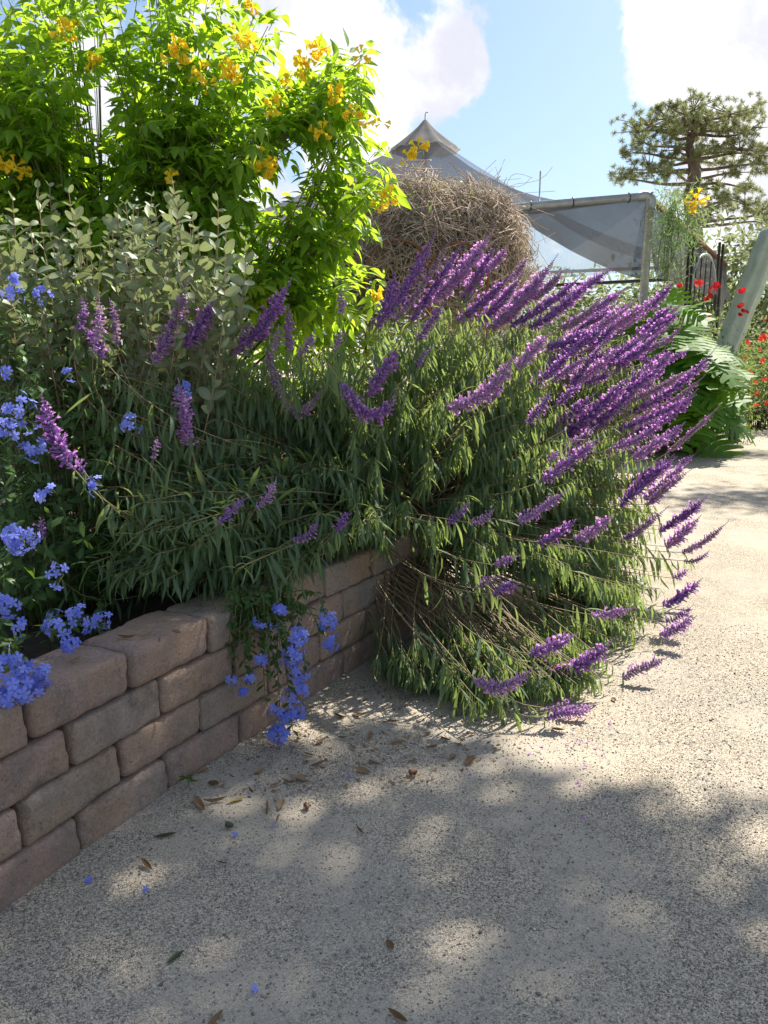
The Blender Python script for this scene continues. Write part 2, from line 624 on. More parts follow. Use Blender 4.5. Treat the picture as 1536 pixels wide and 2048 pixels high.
dense, _ = resample(FOOT, .02)
ker = np.ones(15) / 15
sm = np.stack([np.convolve(np.pad(dense[:, i], 7, mode='edge'), ker, 'valid') for i in range(2)], 1)
WALL = sm


def wall_at(s):
    i = np.clip(s / .02, 0, len(WALL) - 2)
    a = int(i)
    p = WALL[a] + (WALL[a + 1] - WALL[a]) * (i - a)
    lo, hi = max(0, a - 6), min(len(WALL) - 1, a + 6)
    t = WALL[hi] - WALL[lo]
    return p, t / np.linalg.norm(t)


# ground: one sheet, finer near by, level dips and rises
def axis(lims):
    out = []
    for a, b, st in lims:
        out += list(np.arange(a, b, st))
    return np.array(out + [lims[-1][1]])


gx = axis([(-600, -60, 60), (-60, -8, 4), (-8, -2.5, .5), (-2.5, 3.5, .05), (3.5, 9, .5), (9, 60, 4), (60, 600, 60)])
gy = axis([(-300, -20, 40), (-20, 0, 2), (0, 6.5, .05), (6.5, 16, .5), (16, 60, 4), (60, 900, 70)])


def ground_z(x, y):
    e = .012 * mnoise.noise((x * .8, y * .8, 3.1)) + .006 * mnoise.noise((x * 2.6, y * 2.6, 8.2)) + .003 * mnoise.noise((x * 8, y * 8, 1.7))
    return e if -2.6 < x < 3.6 and -.1 < y < 6.6 else 0.0


gz = np.array([[ground_z(x, y) for x in gx] for y in gy])
X, Y = np.meshgrid(gx, gy)
V = np.stack([X, Y, gz], -1).reshape(-1, 3)
nx, ny = len(gx), len(gy)
ii = (np.arange(ny - 1)[:, None] * nx + np.arange(nx - 1)[None]).ravel()
tag(mesh_obj('ground', V, np.stack([ii, ii + 1, ii + nx + 1, ii + nx], 1), M_GROUND, smooth=True), kind='structure')

# raised bed behind the wall
back = np.array([(-7.5, 9.0), (-7.5, .4)])
inner = np.array([wall_at(s)[0] + np.array([-wall_at(s)[1][1], wall_at(s)[1][0]]) * .13 for s in np.arange(0.2, len(WALL) * .02 - .1, .25)])
bm = bmesh.new()
loop = [bm.verts.new((x, y, .46)) for x, y in list(inner) + [tuple(inner[-1] + [-.4, 1.2])] + [tuple(b) for b in back]]
f = bm.faces.new(loop)
bmesh.ops.triangulate(bm, faces=[f])
bmesh.ops.subdivide_edges(bm, edges=bm.edges, cuts=5, use_grid_fill=True)
for v in bm.verts:
    v.co.z += .05 * mnoise.noise(v.co * 2.5)
me = bpy.data.meshes.new('soil')
bm.to_mesh(me)
bm.free()
me.materials.append(M_SOIL)
tag(put('soil', me), kind='structure')

# ---------------------------------------------------------------- retaining wall, block by block
wall = thing('retaining_wall', (*wall_at(1.0)[0], 0), 'low curved retaining wall of tumbled tan and pink concrete blocks', 'wall')


def block_mesh(seed, L=.400, Dp=.25, H=.1485):
    bm = bmesh.new()
    nx_, ny_, nz_ = 22, 8, 10
    idx = {}
    r = .017
    rnd = random.Random(seed)
    sh = Vector((rnd.random() * 50, rnd.random() * 50, rnd.random() * 50))
    cr = [rnd.uniform(.7, 2.1) for _ in range(4)]

    def vert(i, j, k):
        if (i, j, k) in idx:
            return idx[(i, j, k)]
        def e(a, m, h):
            u = a / m * 2 - 1
            return math.copysign(1 - (1 - abs(u)) ** 1.5, u) * h
        p = Vector((e(i, nx_, L / 2), e(j, ny_, Dp / 2), e(k, nz_, H / 2)))
        rr = r * cr[(p.x > 0) * 2 + (p.z > 0)]
        c = Vector([max(-h + rr, min(h - rr, q)) for q, h in zip(p, (L / 2, Dp / 2, H / 2))])
        d = p - c
        if d.length > 1e-6:
            p = c + d.normalized() * min(rr, d.length * 1.0 if d.length < rr else rr)
        w = p.normalized()
        p = p + w * (.009 * mnoise.noise(p * 11 + sh) + .004 * mnoise.noise(p * 38 + sh) + .003 * mnoise.noise(p * 95 + sh))
        idx[(i, j, k)] = bm.verts.new(p)
        return idx[(i, j, k)]

    def face(a, b, c, d):
        bm.faces.new((vert(*a), vert(*b), vert(*c), vert(*d)))
    for i in range(nx_):
        for j in range(ny_):
            face((i, j, nz_), (i + 1, j, nz_), (i + 1, j + 1, nz_), (i, j + 1, nz_))
            face((i, j + 1, 0), (i + 1, j + 1, 0), (i + 1, j, 0), (i, j, 0))
    for i in range(nx_):
        for k in range(nz_):
            face((i, 0, k), (i + 1, 0, k), (i + 1, 0, k + 1), (i, 0, k + 1))
            face((i, ny_, k + 1), (i + 1, ny_, k + 1), (i + 1, ny_, k), (i, ny_, k))
    for j in range(ny_):
        for k in range(nz_):
            face((0, j, k + 1), (0, j + 1, k + 1), (0, j + 1, k), (0, j, k))
            face((nx_, j, k), (nx_, j + 1, k), (nx_, j + 1, k + 1), (nx_, j, k + 1))
    for f in bm.faces:
        f.smooth = True
    me = bpy.data.meshes.new('block')
    bm.to_mesh(me)
    bm.free()
    me.materials.append(M_BLOCK)
    return me


BLOCKS = [block_mesh(s) for s in range(7)]
wb = base_of(wall)
total = len(WALL) * .02
# joints follow the photograph: block ends at these pixels of each course
s_of = lambda px, py: float(np.argmin(np.linalg.norm(WALL - G(px, py)[:2], axis=1)) * .02)
s0 = s_of(165, 1700)
for row in range(4):
    zc = .055 + row * .1495
    s = s0 + .2 - .405 * 8 + (row % 2) * .2 + (.07 if row == 3 else 0)
    while s < total - .2:
        if s > .2:
            p, t = wall_at(s)
            nrml = np.array([-t[1], t[0]])
            c = p + nrml * (.125 + .006 * row + random.uniform(-.006, .006))
            o = bpy.data.objects.new('block', random.choice(BLOCKS))
            COL.objects.link(o)
            o.parent = wall
            o.location = (c[0] - wb[0], c[1] - wb[1], zc + random.uniform(-.002, .002))
            o.rotation_euler = (random.uniform(-.012, .012), random.uniform(-.01, .01), math.atan2(t[1], t[0]) + random.uniform(-.03, .03))
            o.scale = (random.uniform(.985, 1.02), 1, random.uniform(.985, 1.0))
        s += .405

# ================================================================== purple salvia
ANCH = np.array([(1000, 1450, 3.1), (1150, 1420, 3.3), (1250, 1390, 3.4), (1330, 1330, 3.8), (1390, 1220, 4.4), (1410, 1050, 5.1), (1430, 830, 6.0),
                 (1420, 700, 6.3), (1300, 600, 6.1), (1100, 540, 5.5), (980, 470, 5.0), (870, 460, 4.8), (800, 640, 4.3), (1050, 800, 4.3), (1100, 950, 4.2),
                 (850, 900, 3.9), (700, 800, 3.8), (560, 600, 4.0), (350, 650, 3.6), (180, 650, 3.3), (110, 850, 3.0), (300, 1100, 2.85), (480, 1180, 2.95),
                 (650, 1050, 3.35), (900, 1050, 3.7), (1000, 1250, 3.4), (1250, 1200, 3.9), (1250, 950, 4.7), (1250, 750, 5.3), (780, 1350, 3.35), (330, 1220, 2.8)], float)


def depth(px, py):
    px = np.atleast_1d(px).astype(float)
    py = np.atleast_1d(py).astype(float)
    d2 = (px[:, None] - ANCH[None, :, 0]) ** 2 + (py[:, None] - ANCH[None, :, 1]) ** 2
    w = 1 / (d2 + 900) ** 1.6
    return (w * ANCH[None, :, 2]).sum(1) / w.sum(1)


def PP(px, py, D):
    return np.array([P(a, b, c) for a, b, c in zip(np.atleast_1d(px), np.atleast_1d(py), np.atleast_1d(D))])


ROOT = np.array([-.05, 4.75, .48])
salvia = thing('salvia_bush', ROOT, 'huge sprawling salvia bush with drooping grey-green leaves and arching purple flower spikes', 'shrub')

SPIKES = [  # base and tip pixel, optional middle pixel: one line for each flower spike of the photograph
    (500, 690, 582, 559), (582, 700, 578, 608), (543, 715, 557, 648), (535, 700, 660, 752, 595, 822), (594, 711, 632, 655), (668, 700, 682, 655), (685, 625, 682, 580),
    (684, 766, 795, 772, 758, 828), (738, 792, 806, 690), (836, 733, 866, 692), (754, 652, 791, 540), (775, 630, 873, 456), (789, 640, 904, 472), (824, 640, 930, 480),
    (862, 600, 990, 455), (836, 680, 892, 604), (925, 600, 992, 489), (969, 545, 1017, 490), (915, 640, 1024, 545), (1018, 562, 1056, 512), (955, 648, 1048, 545), (985, 656, 1102, 535),
    (891, 813, 1033, 700, 970, 785), (975, 808, 1006, 778), (1035, 738, 1100, 665), (1051, 846, 1100, 778),
    (978, 655, 1116, 508), (1020, 652, 1170, 545), (1059, 655, 1182, 556), (1115, 618, 1230, 533), (1120, 658, 1203, 590), (1090, 705, 1284, 590, 1190, 660), (1190, 675, 1323, 590),
    (1085, 737, 1224, 642), (1095, 695, 1192, 652), (1103, 828, 1225, 662), (1115, 808, 1168, 765), (1170, 766, 1230, 740), (1185, 742, 1300, 665), (1225, 694, 1370, 646, 1300, 690),
    (1103, 890, 1276, 732), (1180, 862, 1288, 765), (1240, 832, 1436, 690, 1350, 775), (1280, 719, 1386, 695), (1286, 745, 1332, 694), (1228, 862, 1392, 790), (1285, 862, 1396, 777),
    (1310, 886, 1370, 844), (1332, 907, 1440, 811), (1093, 923, 1117, 902), (1085, 960, 1208, 868), (1240, 1010, 1353, 914), (1293, 1010, 1383, 939), (1355, 935, 1388, 910),
    (1036, 1043, 1138, 976), (1075, 1084, 1154, 1038), (1150, 1080, 1229, 1028), (1228, 1093, 1338, 1012), (1318, 1060, 1419, 988), (1332, 1093, 1403, 1030), (1364, 1105, 1457, 1042),
    (1380, 1122, 1419, 1100), (897, 1050, 943, 1005), (943, 1046, 989, 1018), (586, 1078, 637, 1040), (674, 1062, 703, 1027), (952, 1178, 1003, 1153), (988, 1189, 1038, 1169),
    (990, 1130, 1038, 1112), (1181, 1229, 1270, 1215), (1058, 1307, 1155, 1268), (946, 1357, 1068, 1330, 1013, 1372), (1075, 1348, 1232, 1273, 1150, 1330), (1088, 1436, 1155, 1408),
    (1105, 1440, 1192, 1404), (1090, 1416, 1146, 1393), (1245, 1354, 1337, 1314), (1327, 1213, 1405, 1156), (1333, 1245, 1387, 1209), (1320, 1272, 1393, 1232), (1368, 1122, 1412, 1106),
    (1345, 1156, 1378, 1138), (152, 660, 162, 592), (186, 700, 198, 592), (232, 690, 218, 596), (205, 718, 160, 650), (305, 728, 377, 558), (368, 692, 430, 595), (465, 706, 500, 640), (462, 708, 582, 562),
    (150, 940, 82, 783, 105, 860), (170, 945, 150, 905), (380, 890, 356, 757), (307, 917, 315, 874), (514, 1015, 553, 956), (440, 1046, 494, 995), (88, 1078, 80, 1035),
    (1140, 770, 1240, 690), (1150, 835, 1260, 770), (1225, 800, 1330, 730), (1262, 800, 1385, 735), (1255, 770, 1345, 690), (1300, 820, 1410, 750), (1120, 720, 1180, 672), (1340, 760, 1425, 720),
    (1225, 895, 1330, 828), (1265, 915, 1352, 862), (1205, 640, 1262, 605), (1140, 690, 1240, 640), (1020, 610, 1075, 560), (905, 575, 945, 500), (1062, 600, 1130, 535), (1290, 690, 1340, 650)]


def spike_mesh(path, spent, seed):
    rg = np.random.default_rng(seed)
    seg = np.linalg.norm(np.diff(path, axis=0), axis=1)
    s = np.concatenate([[0], np.cumsum(seg)])
    L = s[-1]
    nw = max(6, int(L / .0125))
    ss = np.linspace(0, L, nw)
    c = np.stack([np.interp(ss, s, path[:, i]) for i in range(3)], 1)
    t = nrm(np.gradient(c, axis=0))
    per = 8
    a = nrm(np.cross(t, np.array([.3, .2, .93]) + rg.normal(0, .05, 3)))
    b = np.cross(t, a)
    ang = (np.arange(per)[None] * 2 * math.pi / per + np.arange(nw)[:, None] * .39 + rg.normal(0, .15, (nw, per)))
    rel = (ss / L)[:, None]
    out = a[:, None] * np.cos(ang)[..., None] + b[:, None] * np.sin(ang)[..., None]
    size = (.011 + .010 * np.sin(np.clip(1.03 - rel, 0, 1) ** .7 * math.pi * .62)) * rg.uniform(.75, 1.2, (nw, per)) * np.clip((1.05 - rel) * 2.6, .28, 1)
    size = size * min(1.25, max(.8, L / .22)) * rg.uniform(.78, 1.12)
    d = nrm(out + t[:, None] * .55 + np.array([0, 0, -.18]) + rg.normal(0, .14, (nw, per, 3))).reshape(-1, 3)
    pos = np.repeat(c, per, 0)
    keep = rg.random(len(pos)) < np.repeat(np.clip(rel[:, 0] * 3 + .45, 0, 1), per)
    pos, d, size = pos[keep], d[keep], size.reshape(-1)[keep]
    relk = np.repeat(rel[:, 0], per)[keep]
    # calyx: a little four-sided bud, fat near its mouth
    prof = [(0, .10), (.55, .27), (1.0, .17), (1.12, .02)]
    fr = frames(d, np.tile([.1, .2, .95], (len(d), 1)) + rg.normal(0, .3, d.shape))
    q = np.arange(4) * math.pi / 2
    T = np.array([[math.cos(x) * r, y, math.sin(x) * r] for y, r in prof for x in q])
    TF = np.array([(i * 4 + j, i * 4 + (j + 1) % 4, i * 4 + 4 + (j + 1) % 4, i * 4 + 4 + j) for i in range(3) for j in range(4)])
    W = np.einsum('mij,nj->mni', fr * size[:, None, None], T) + pos[:, None]
    Vc, Fc = W.reshape(-1, 3), (TF[None] + (np.arange(len(pos)) * 16)[:, None, None]).reshape(-1, 4)
    vc = np.repeat(rg.random(len(pos)), 16)
    mi = [0 if not spent else (2 if rg.random() < .8 else 0) for _ in range(len(pos))]
    mic = np.repeat(mi, 12)
    # corolla: tube and two lips on the open florets
    op = (rg.random(len(pos)) < np.where(relk < .82, .42, .06))
    if spent:
        op &= rg.random(len(pos)) < .25
    T2 = np.array([(-.13, .8, 0), (.13, .8, 0), (-.2, 1.5, .06), (.2, 1.5, .06), (-.30, 1.95, -.12), (.30, 1.95, -.12), (0, .8, .14), (0, .8, .14), (-.12, 1.9, .26), (.12, 1.9, .26)])
    TF2 = np.array([(0, 1, 3, 2), (2, 3, 5, 4), (6, 7, 9, 8), (0, 2, 8, 6), (1, 7, 9, 3)])
    W2 = np.einsum('mij,nj->mni', fr[op] * size[op][:, None, None], T2) + pos[op][:, None]
    V2 = W2.reshape(-1, 3)
    F2 = (TF2[None] + (np.arange(op.sum()) * 10)[:, None, None]).reshape(-1, 4) + len(Vc)
    # rachis
    V3, F3 = tubes(path[None], np.linspace(.0032, .0012, len(path))[None], 4)
    V = np.vstack([Vc, V2, V3])
    F = np.vstack([Fc, F2, F3 + len(Vc) + len(V2)])
    mi = np.concatenate([mic, np.full(len(F2), 1), np.full(len(F3), 0)])
    va = np.concatenate([vc, np.repeat(rg.random(op.sum()), 10), np.full(len(V3), .3)])
    return V, F, mi, va


for _ in range(34):
    bx, by = random.uniform(1060, 1290), random.uniform(640, 1000)
    ln = random.uniform(80, 150)
    SPIKES.append((bx, by, bx + ln * .85, by - ln * random.uniform(.5, .75)))
spike_base = []
for k, sp in enumerate(SPIKES):
    bx, by, tx, ty = sp[:4]
    D = depth((bx + tx) / 2, (by + ty) / 2)[0] + random.uniform(-.20, .02)
    D += random.uniform(.3, .8) if k >= 118 else 0
    lenpx = math.hypot(tx - bx, ty - by)
    back = random.uniform(-.1, .22) * lenpx / FPX * D
    p0, p1 = P(bx, by, D - back * .5), P(tx, ty, D + back * .5)
    if len(sp) == 6:
        mid = P(sp[4], sp[5], D - .02) * 2 - (p0 + p1) / 2
    else:
        mid = (p0 + p1) / 2 + np.array([0, 0, -.08 * np.linalg.norm(p1 - p0)])
    t = np.linspace(0, 1, 14)[:, None]
    path = (1 - t) ** 2 * p0 + 2 * t * (1 - t) * mid + t * t * p1
    path[:, 2] = np.maximum(path[:, 2], .035)
    rgj = np.sin(np.linspace(0, math.pi, 14))[:, None]
    path = path + rgj * RNG.normal(0, .012, 3)
    spent = (k % 9 == 3) or (bx > 1200 and k % 4 == 0)
    V, F, mi, va = spike_mesh(path, spent, 100 + k)
    mesh_obj('flower_spike', V, F, [M_CALYX, M_CORO, M_SPENT], salvia, vary=va, mi=mi)
    d0 = nrm(mid - p0)
    spike_base.append((p0, d0))

SALV_POLY = [(150, 740), (300, 720), (480, 710), (560, 700), (690, 680), (760, 630), (900, 620), (1000, 625), (1150, 640), (1260, 660), (1330, 740), (1350, 800), (1300, 880), (1310, 960),
             (1335, 1080), (1320, 1200), (1280, 1290), (1240, 1370), (1120, 1360), (1060, 1420), (1000, 1440), (930, 1410), (830, 1360), (750, 1350), (700, 1270),
             (620, 1190), (500, 1180), (340, 1190), (260, 1180), (150, 1130), (160, 1000), (200, 850)]
WINDOW = [(640, 1085), (760, 1090), (900, 1100), (1010, 1130), (1180, 1190), (1180, 1290), (980, 1250), (870, 1290), (720, 1300), (640, 1240)]


def salv_keep(q):
    k = np.ones(len(q))
    k[inside(WINDOW, q[:, 0], q[:, 1])] = .10
    return k


lv = Leaves()
stems_p, stems_r = [], []


def add_salvia_shoot(tip, d0, leaf_from, nl, droop, size):
    L = np.linalg.norm(tip - ROOT)
    r = ROOT + np.array([random.uniform(-.45, .45), random.uniform(-.35, .35), random.uniform(-.02, .05)])
    c1 = r + np.array([(tip[0] - r[0]) * .3, (tip[1] - r[1]) * .3, max(.06, (tip[2] - r[2]) * .45 + .12)])
    c2 = tip - d0 * L * .3
    if tip[2] < .8:
        c2[2] = max(c2[2], tip[2] + .04)
    st = bezier(r, c1, c2, tip, 18)[0]
    st[:, 2] = np.maximum(st[:, 2], .03)
    stems_p.append(st)
    stems_r.append(np.linspace(.0045, .0018, 18))
    # opposite leaves in alternating pairs
    ts = np.linspace(leaf_from, 1.0, nl)
    idx = ts * 17
    a = np.clip(idx.astype(int), 0, 16)
    pos = st[a] + (st[a + 1] - st[a]) * (idx - a)[:, None]
    tan = nrm(st[a + 1] - st[a])
    s1 = nrm(np.cross(tan, np.array([0, 0, 1.0]) + RNG.normal(0, .2, 3)))
    s2 = np.cross(s1, tan)
    for sg in (1, -1):
        ph = (np.arange(nl) % 2) * math.pi / 2 + RNG.normal(0, .4, nl)
        out = sg * (s1 * np.cos(ph)[:, None] + s2 * np.sin(ph)[:, None])
        d = out * .75 + tan * .45 + np.array([0, 0, -1.0]) * droop * RNG.uniform(.6, 1.5, (nl, 1)) + RNG.normal(0, .13, (nl, 3))
        up = np.tile([0, 0, 1.0], (nl, 1)) + out * .5 + RNG.normal(0, .25, (nl, 3))
        z = size * RNG.uniform(.65, 1.2, nl) * np.where(ts > .93, .6, 1)
        ok = RNG.random(nl) < .93
        lv.add(pos[ok], d[ok], up[ok], z[ok], len(LANCE))


for p0, d0 in spike_base:
    add_salvia_shoot(p0, d0, .62, 9, .95, .145)
front = sample_poly(SALV_POLY, 420, salv_keep)
deep = sample_poly(SALV_POLY, 380, salv_keep)
rightside = sample_poly([(950, 690), (1150, 650), (1260, 670), (1330, 760), (1300, 880), (1330, 1080), (1320, 1200), (1240, 1300), (1180, 1180), (1080, 1080), (1000, 900)], 170)
skirt = sample_poly([(730, 1310), (870, 1290), (1060, 1320), (1240, 1320), (1200, 1390), (1060, 1430), (940, 1420), (760, 1360)], 95)
for arr, dz in ((front, (0, .35)), (deep, (.3, 1.3)), (skirt, (-.03, .2)), (rightside, (-.05, .9))):
    Ds = depth(arr[:, 0], arr[:, 1]) + RNG.uniform(*dz, len(arr))
    tips = PP(arr[:, 0], arr[:, 1], Ds)
    for (px, py), tip in zip(arr, tips):
        tip[2] = max(tip[2], .12)
        flat = px < 640 and py > 930
        d0 = nrm(np.array([tip[0] - ROOT[0], tip[1] - ROOT[1], (.1 if flat or tip[2] < .7 else .75)]) + RNG.normal(0, .25, 3))
        add_salvia_shoot(tip, d0, .70 if py < 1100 else .78, 14, .35 if flat else 1.15, .172 if flat else .152)
pall = np.vstack(lv.p)
w0, w1 = G(640, 1382), G(866, 1246)
wt = nrm((w1 - w0)[None])[0]
wn = np.array([wt[1], -wt[0], 0])
tt = (pall - w0) @ wn / (SUN @ wn)
hit = pall - tt[:, None] * SUN
al = (hit - w0) @ wt
gap = (tt > .1) & (al > -.05) & (al < np.linalg.norm(w1 - w0) + .05) & (hit[:, 2] > -.3) & (hit[:, 2] < .62) & (RNG.random(len(pall)) < .86)
qx, qy, _ = project(pall)
gap |= inside([(640, 1090), (870, 1100), (890, 1230), (800, 1290), (700, 1330), (630, 1390), (615, 1250)], qx, qy) & (RNG.random(len(pall)) < .82)
gap |= inside([(900, 1130), (1060, 1150), (1180, 1200), (1150, 1270), (980, 1240), (890, 1240)], qx, qy) & (RNG.random(len(pall)) < .55)
lv.p, lv.M, lv.tp, lv.v = [pall[~gap]], [np.vstack(lv.M)[~gap]], [np.concatenate(lv.tp)[~gap]], [np.concatenate(lv.v)[~gap]]
lv.build(salvia, M_SALVIA, LANCE, 300, 30)
V, F = tubes(np.array(stems_p), np.array(stems_r), 4)
mesh_obj('stem_tangle', V, F, M_STEMS, salvia, 'stuff', smooth=True)

# ================================================================== yellow trumpet bush
TBASE = P(330, 900, 5.8)
TBASE[2] = .45
tecoma = thing('trumpet_bush', TBASE, 'tall bright green bush with clusters of yellow trumpet flowers', 'shrub')
TEC_POLY = [(-120, -110), (400, -110), (545, 0), (620, 95), (735, 105), (728, 190), (755, 280), (825, 290), (800, 370), (775, 430), (765, 490), (755, 570), (730, 620), (690, 650), (560, 660),
            (480, 620), (380, 600), (200, 600), (-120, 560)]


def tec_keep(q):
    k = np.ones(len(q))
    x, y = q[:, 0], q[:, 1]
    for cx, cy, r in ((195, 215, 75), (585, 330, 70), (620, 250, 40), (290, 20, 60), (165, 90, 40), (560, 120, 40), (655, 180, 35), (400, 60, 30)):
        k[(x - cx) ** 2 + (y - cy) ** 2 < r * r] = 0
    k[(x > 600) & (y < 300)] *= .75
    k[y < -40] *= .55
    return k


tips2 = np.vstack([sample_poly(TEC_POLY, 330, tec_keep), sample_poly([(-100, 120), (420, 200), (520, 420), (380, 560), (-100, 560)], 90, tec_keep), sample_poly([(585, 130), (735, 105), (728, 200), (690, 290), (620, 240)], 34)])
TD = RNG.uniform(4.9, 6.0, len(tips2))
TD[tips2[:, 0] > 560] = RNG.uniform(5.2, 6.0, (tips2[:, 0] > 560).sum())
tipw = PP(tips2[:, 0], tips2[:, 1], TD)
hub = tipw[RNG.choice(len(tipw), 30, replace=False)]
hub = TBASE + (hub - TBASE) * RNG.uniform(.5, .72, (30, 1))
limb = bezier(TBASE + RNG.normal(0, .18, (30, 3)) * [1, 1, 0], TBASE + (hub - TBASE) * [.15, .15, .45], TBASE + (hub - TBASE) * [.6, .6, .75], hub, 12)
lr = np.linspace(.017, .008, 12)[None] * RNG.uniform(.7, 1.3, (30, 1))
for i in range(30):
    tube_obj('limb', limb[i], lr[i], M_BARK, tecoma, 6)
near = np.argmin(np.linalg.norm(tipw[:, None] - hub[None], axis=2) + 3 * np.maximum(0, hub[None, :, 2] - tipw[:, None, 2]), axis=1)
h = hub[near]
tw = bezier(h, h + (tipw - h) * .35 + [0, 0, .05], h + (tipw - h) * .7 + [0, 0, .06], tipw, 12)
V, F = tubes(tw, np.linspace(.0065, .002, 12)[None] * np.ones((len(tw), 1)), 4)
mesh_obj('twig_tangle', V, F, M_STEMG, tecoma, 'stuff')
lv = Leaves()
for st in tw:
    L = np.linalg.norm(st[-1] - st[0])
    nl = 9
    ts = np.linspace(max(.15, 1 - .62 / max(L, .1)), 1, nl) * 11
    a = np.clip(ts.astype(int), 0, 10)
    pos = st[a] + (st[a + 1] - st[a]) * (ts - a)[:, None]
    tan = nrm(st[a + 1] - st[a])
    ph = RNG.uniform(0, 6.28) + np.arange(nl) * 1.7
    s1 = nrm(np.cross(tan, [.1, .2, .97]))
    s2 = np.cross(s1, tan)
    out = s1 * np.cos(ph)[:, None] + s2 * np.sin(ph)[:, None]
    ax = nrm(out * .9 + tan * .35 + [0, 0, .05] + RNG.normal(0, .15, (nl, 3)))
    up = nrm(np.tile([0, 0, 1.0], (nl, 1)) + RNG.normal(0, .35, (nl, 3)))
    side = nrm(np.cross(ax, up))
    clen = RNG.uniform(.10, .17, nl)
    for j, (f, sgn) in enumerate(((.45, 1), (.45, -1), (.72, 1), (.72, -1), (1.0, 0))):
        c = pos + ax * (clen * f)[:, None] + [0, 0, -.02 * f]
        d = ax * (1.0 if sgn == 0 else .55) + side * sgn * .8 + np.array([0, 0, -.35]) + RNG.normal(0, .14, (nl, 3))
        lv.add(c, d, up + RNG.normal(0, .2, (nl, 3)), RNG.uniform(.085, .128, nl) * (1.15 if sgn == 0 else .95), len(LEAFLET))
pall = np.vstack(lv.p)
qx, qy, _ = project(pall)
gap = np.zeros(len(pall), bool)
for cx, cy, rx, ry in ((195, 215, 42, 50), (588, 325, 42, 58), (290, 18, 38, 30), (165, 88, 26, 22), (560, 90, 22, 24), (400, 55, 18, 16), (60, 250, 14, 18), (262, 385, 12, 14), (110, 150, 14, 12), (470, 250, 12, 14)):
    gap |= (((qx - cx) / rx) ** 2 + ((qy - cy) / ry) ** 2 < 1) & (RNG.random(len(pall)) < .88)
lv.p, lv.M, lv.tp, lv.v = [pall[~gap]], [np.vstack(lv.M)[~gap]], [np.concatenate(lv.tp)[~gap]], [np.concatenate(lv.v)[~gap]]
lv.build(tecoma, M_TECOMA, LEAFLET, 300, 24)


def trumpets(seed, m, r, L=.05):
    rg = np.random.default_rng(seed)
    d = nrm(rg.normal(0, 1, (m, 3)) + [0, 0, -.1])
    pos = d * rg.uniform(.1, .5, (m, 1)) * r
    prof = [(0, .05), (.5, .13), (.8, .2), (1, .42)]
    q = np.arange(6) * math.pi / 3
    T = np.array([[math.cos(x) * rr * (1 if i % 2 == 0 or y < 1 else .85), y, math.sin(x) * rr] for y, rr in prof for i, x in enumerate(q)])
    TF = np.array([(i * 6 + j, i * 6 + (j + 1) % 6, i * 6 + 6 + (j + 1) % 6, i * 6 + 6 + j) for i in range(3) for j in range(6)])
    fr = frames(d, rg.normal(0, 1, d.shape)) * (L * rg.uniform(.8, 1.2, m))[:, None, None]
    W = np.einsum('mij,nj->mni', fr, T) + pos[:, None]
    return W.reshape(-1, 3), (TF[None] + (np.arange(m) * 24)[:, None, None]).reshape(-1, 4), np.repeat(rg.random(m), 24)


TR = []
for i in range(6):
    V, F, va = trumpets(i, (14, 9, 5, 11, 7, 16)[i], .07)
    TR.append(raw_mesh('flower_cluster', V, F, M_YEL, vary=va))
YF = [(505, 8), (482, 72), (470, 60), (500, 85), (614, 108), (640, 95), (603, 122), (576, 165), (560, 200), (546, 212), (350, 85), (362, 98), (465, 146), (455, 138), (416, 170), (125, 58), (148, 64), (183, 118),
      (30, 334), (8, 322), (45, 342), (645, 262), (628, 266), (666, 182), (704, 226), (735, 243), (765, 245), (722, 112), (515, 315), (532, 330), (835, 297), (815, 312), (755, 412), (780, 392), (766, 402), (752, 586),
      (340, 355), (612, 146), (345, 120), (400, 145), (660, 165), (675, 200), (330, 75), (590, 130), (690, 75), (700, 95), (450, 205), (480, 160), (520, 150), (630, 120), (655, 100)]
tb = base_of(tecoma)
for i, (px, py) in enumerate(YF[:40]):
    o = bpy.data.objects.new('flower_cluster', TR[i % 6] if py > 50 or i else TR[5])
    COL.objects.link(o)
    o.parent = tecoma
    q = P(px, py, 4.95 if px < 560 else 5.2) - tb
    o.location = tuple(q)
    o.rotation_euler = (random.uniform(-.6, .6), random.uniform(-.6, .6), random.uniform(0, 6))
    o.scale = [random.uniform(.6, .95)] * 3

# ================================================================== pineapple guava
GB = P(230, 1000, 4.2)
GB[2] = .45
guava = thing('guava_bush', GB, 'grey-green bush with oval leathery leaves on upright tan shoots', 'shrub')
GU_POLY = [(-80, 365), (60, 375), (130, 370), (170, 440), (215, 450), (240, 410), (290, 400), (330, 370), (370, 400), (430, 400), (490, 470), (505, 560), (470, 640), (430, 760), (330, 900), (-80, 900)]
gt = sample_poly(GU_POLY, 190)
explicit = np.array([(345, 365), (435, 400), (235, 415), (310, 415), (490, 480), (385, 440), (75, 375), (150, 430), (25, 400), (275, 470), (450, 540), (120, 480), (200, 520), (360, 520), (60, 450)], float)
gt = np.vstack([explicit, gt])
gd = np.concatenate([RNG.uniform(3.55, 3.75, len(explicit)), RNG.uniform(3.65, 4.6, len(gt) - len(explicit))])
gw = PP(gt[:, 0], gt[:, 1], gd)
low = gw * [.75, 1, 0] + [GB[0] * .25, 0, 0]
low[:, 2] = np.maximum(.5, gw[:, 2] - RNG.uniform(.7, 1.1, len(gw)))
low[:, 1] += .15
low[:, 0] += RNG.normal(0, .17, len(low))
gs = bezier(low, low + (gw - low) * [.5, .5, .3], gw - [0, 0, .25] + RNG.normal(0, .02, gw.shape), gw, 14)
V, F = tubes(gs, np.linspace(.0045, .0015, 14)[None] * np.ones((len(gs), 1)), 4)
mesh_obj('shoot_tangle', V, F, M_STEMP, guava, 'stuff')
trunkpts = bezier(GB, GB + [0, 0, .3], GB + [.1, -.1, .6], GB + [.1, -.2, .9], 8)[0]
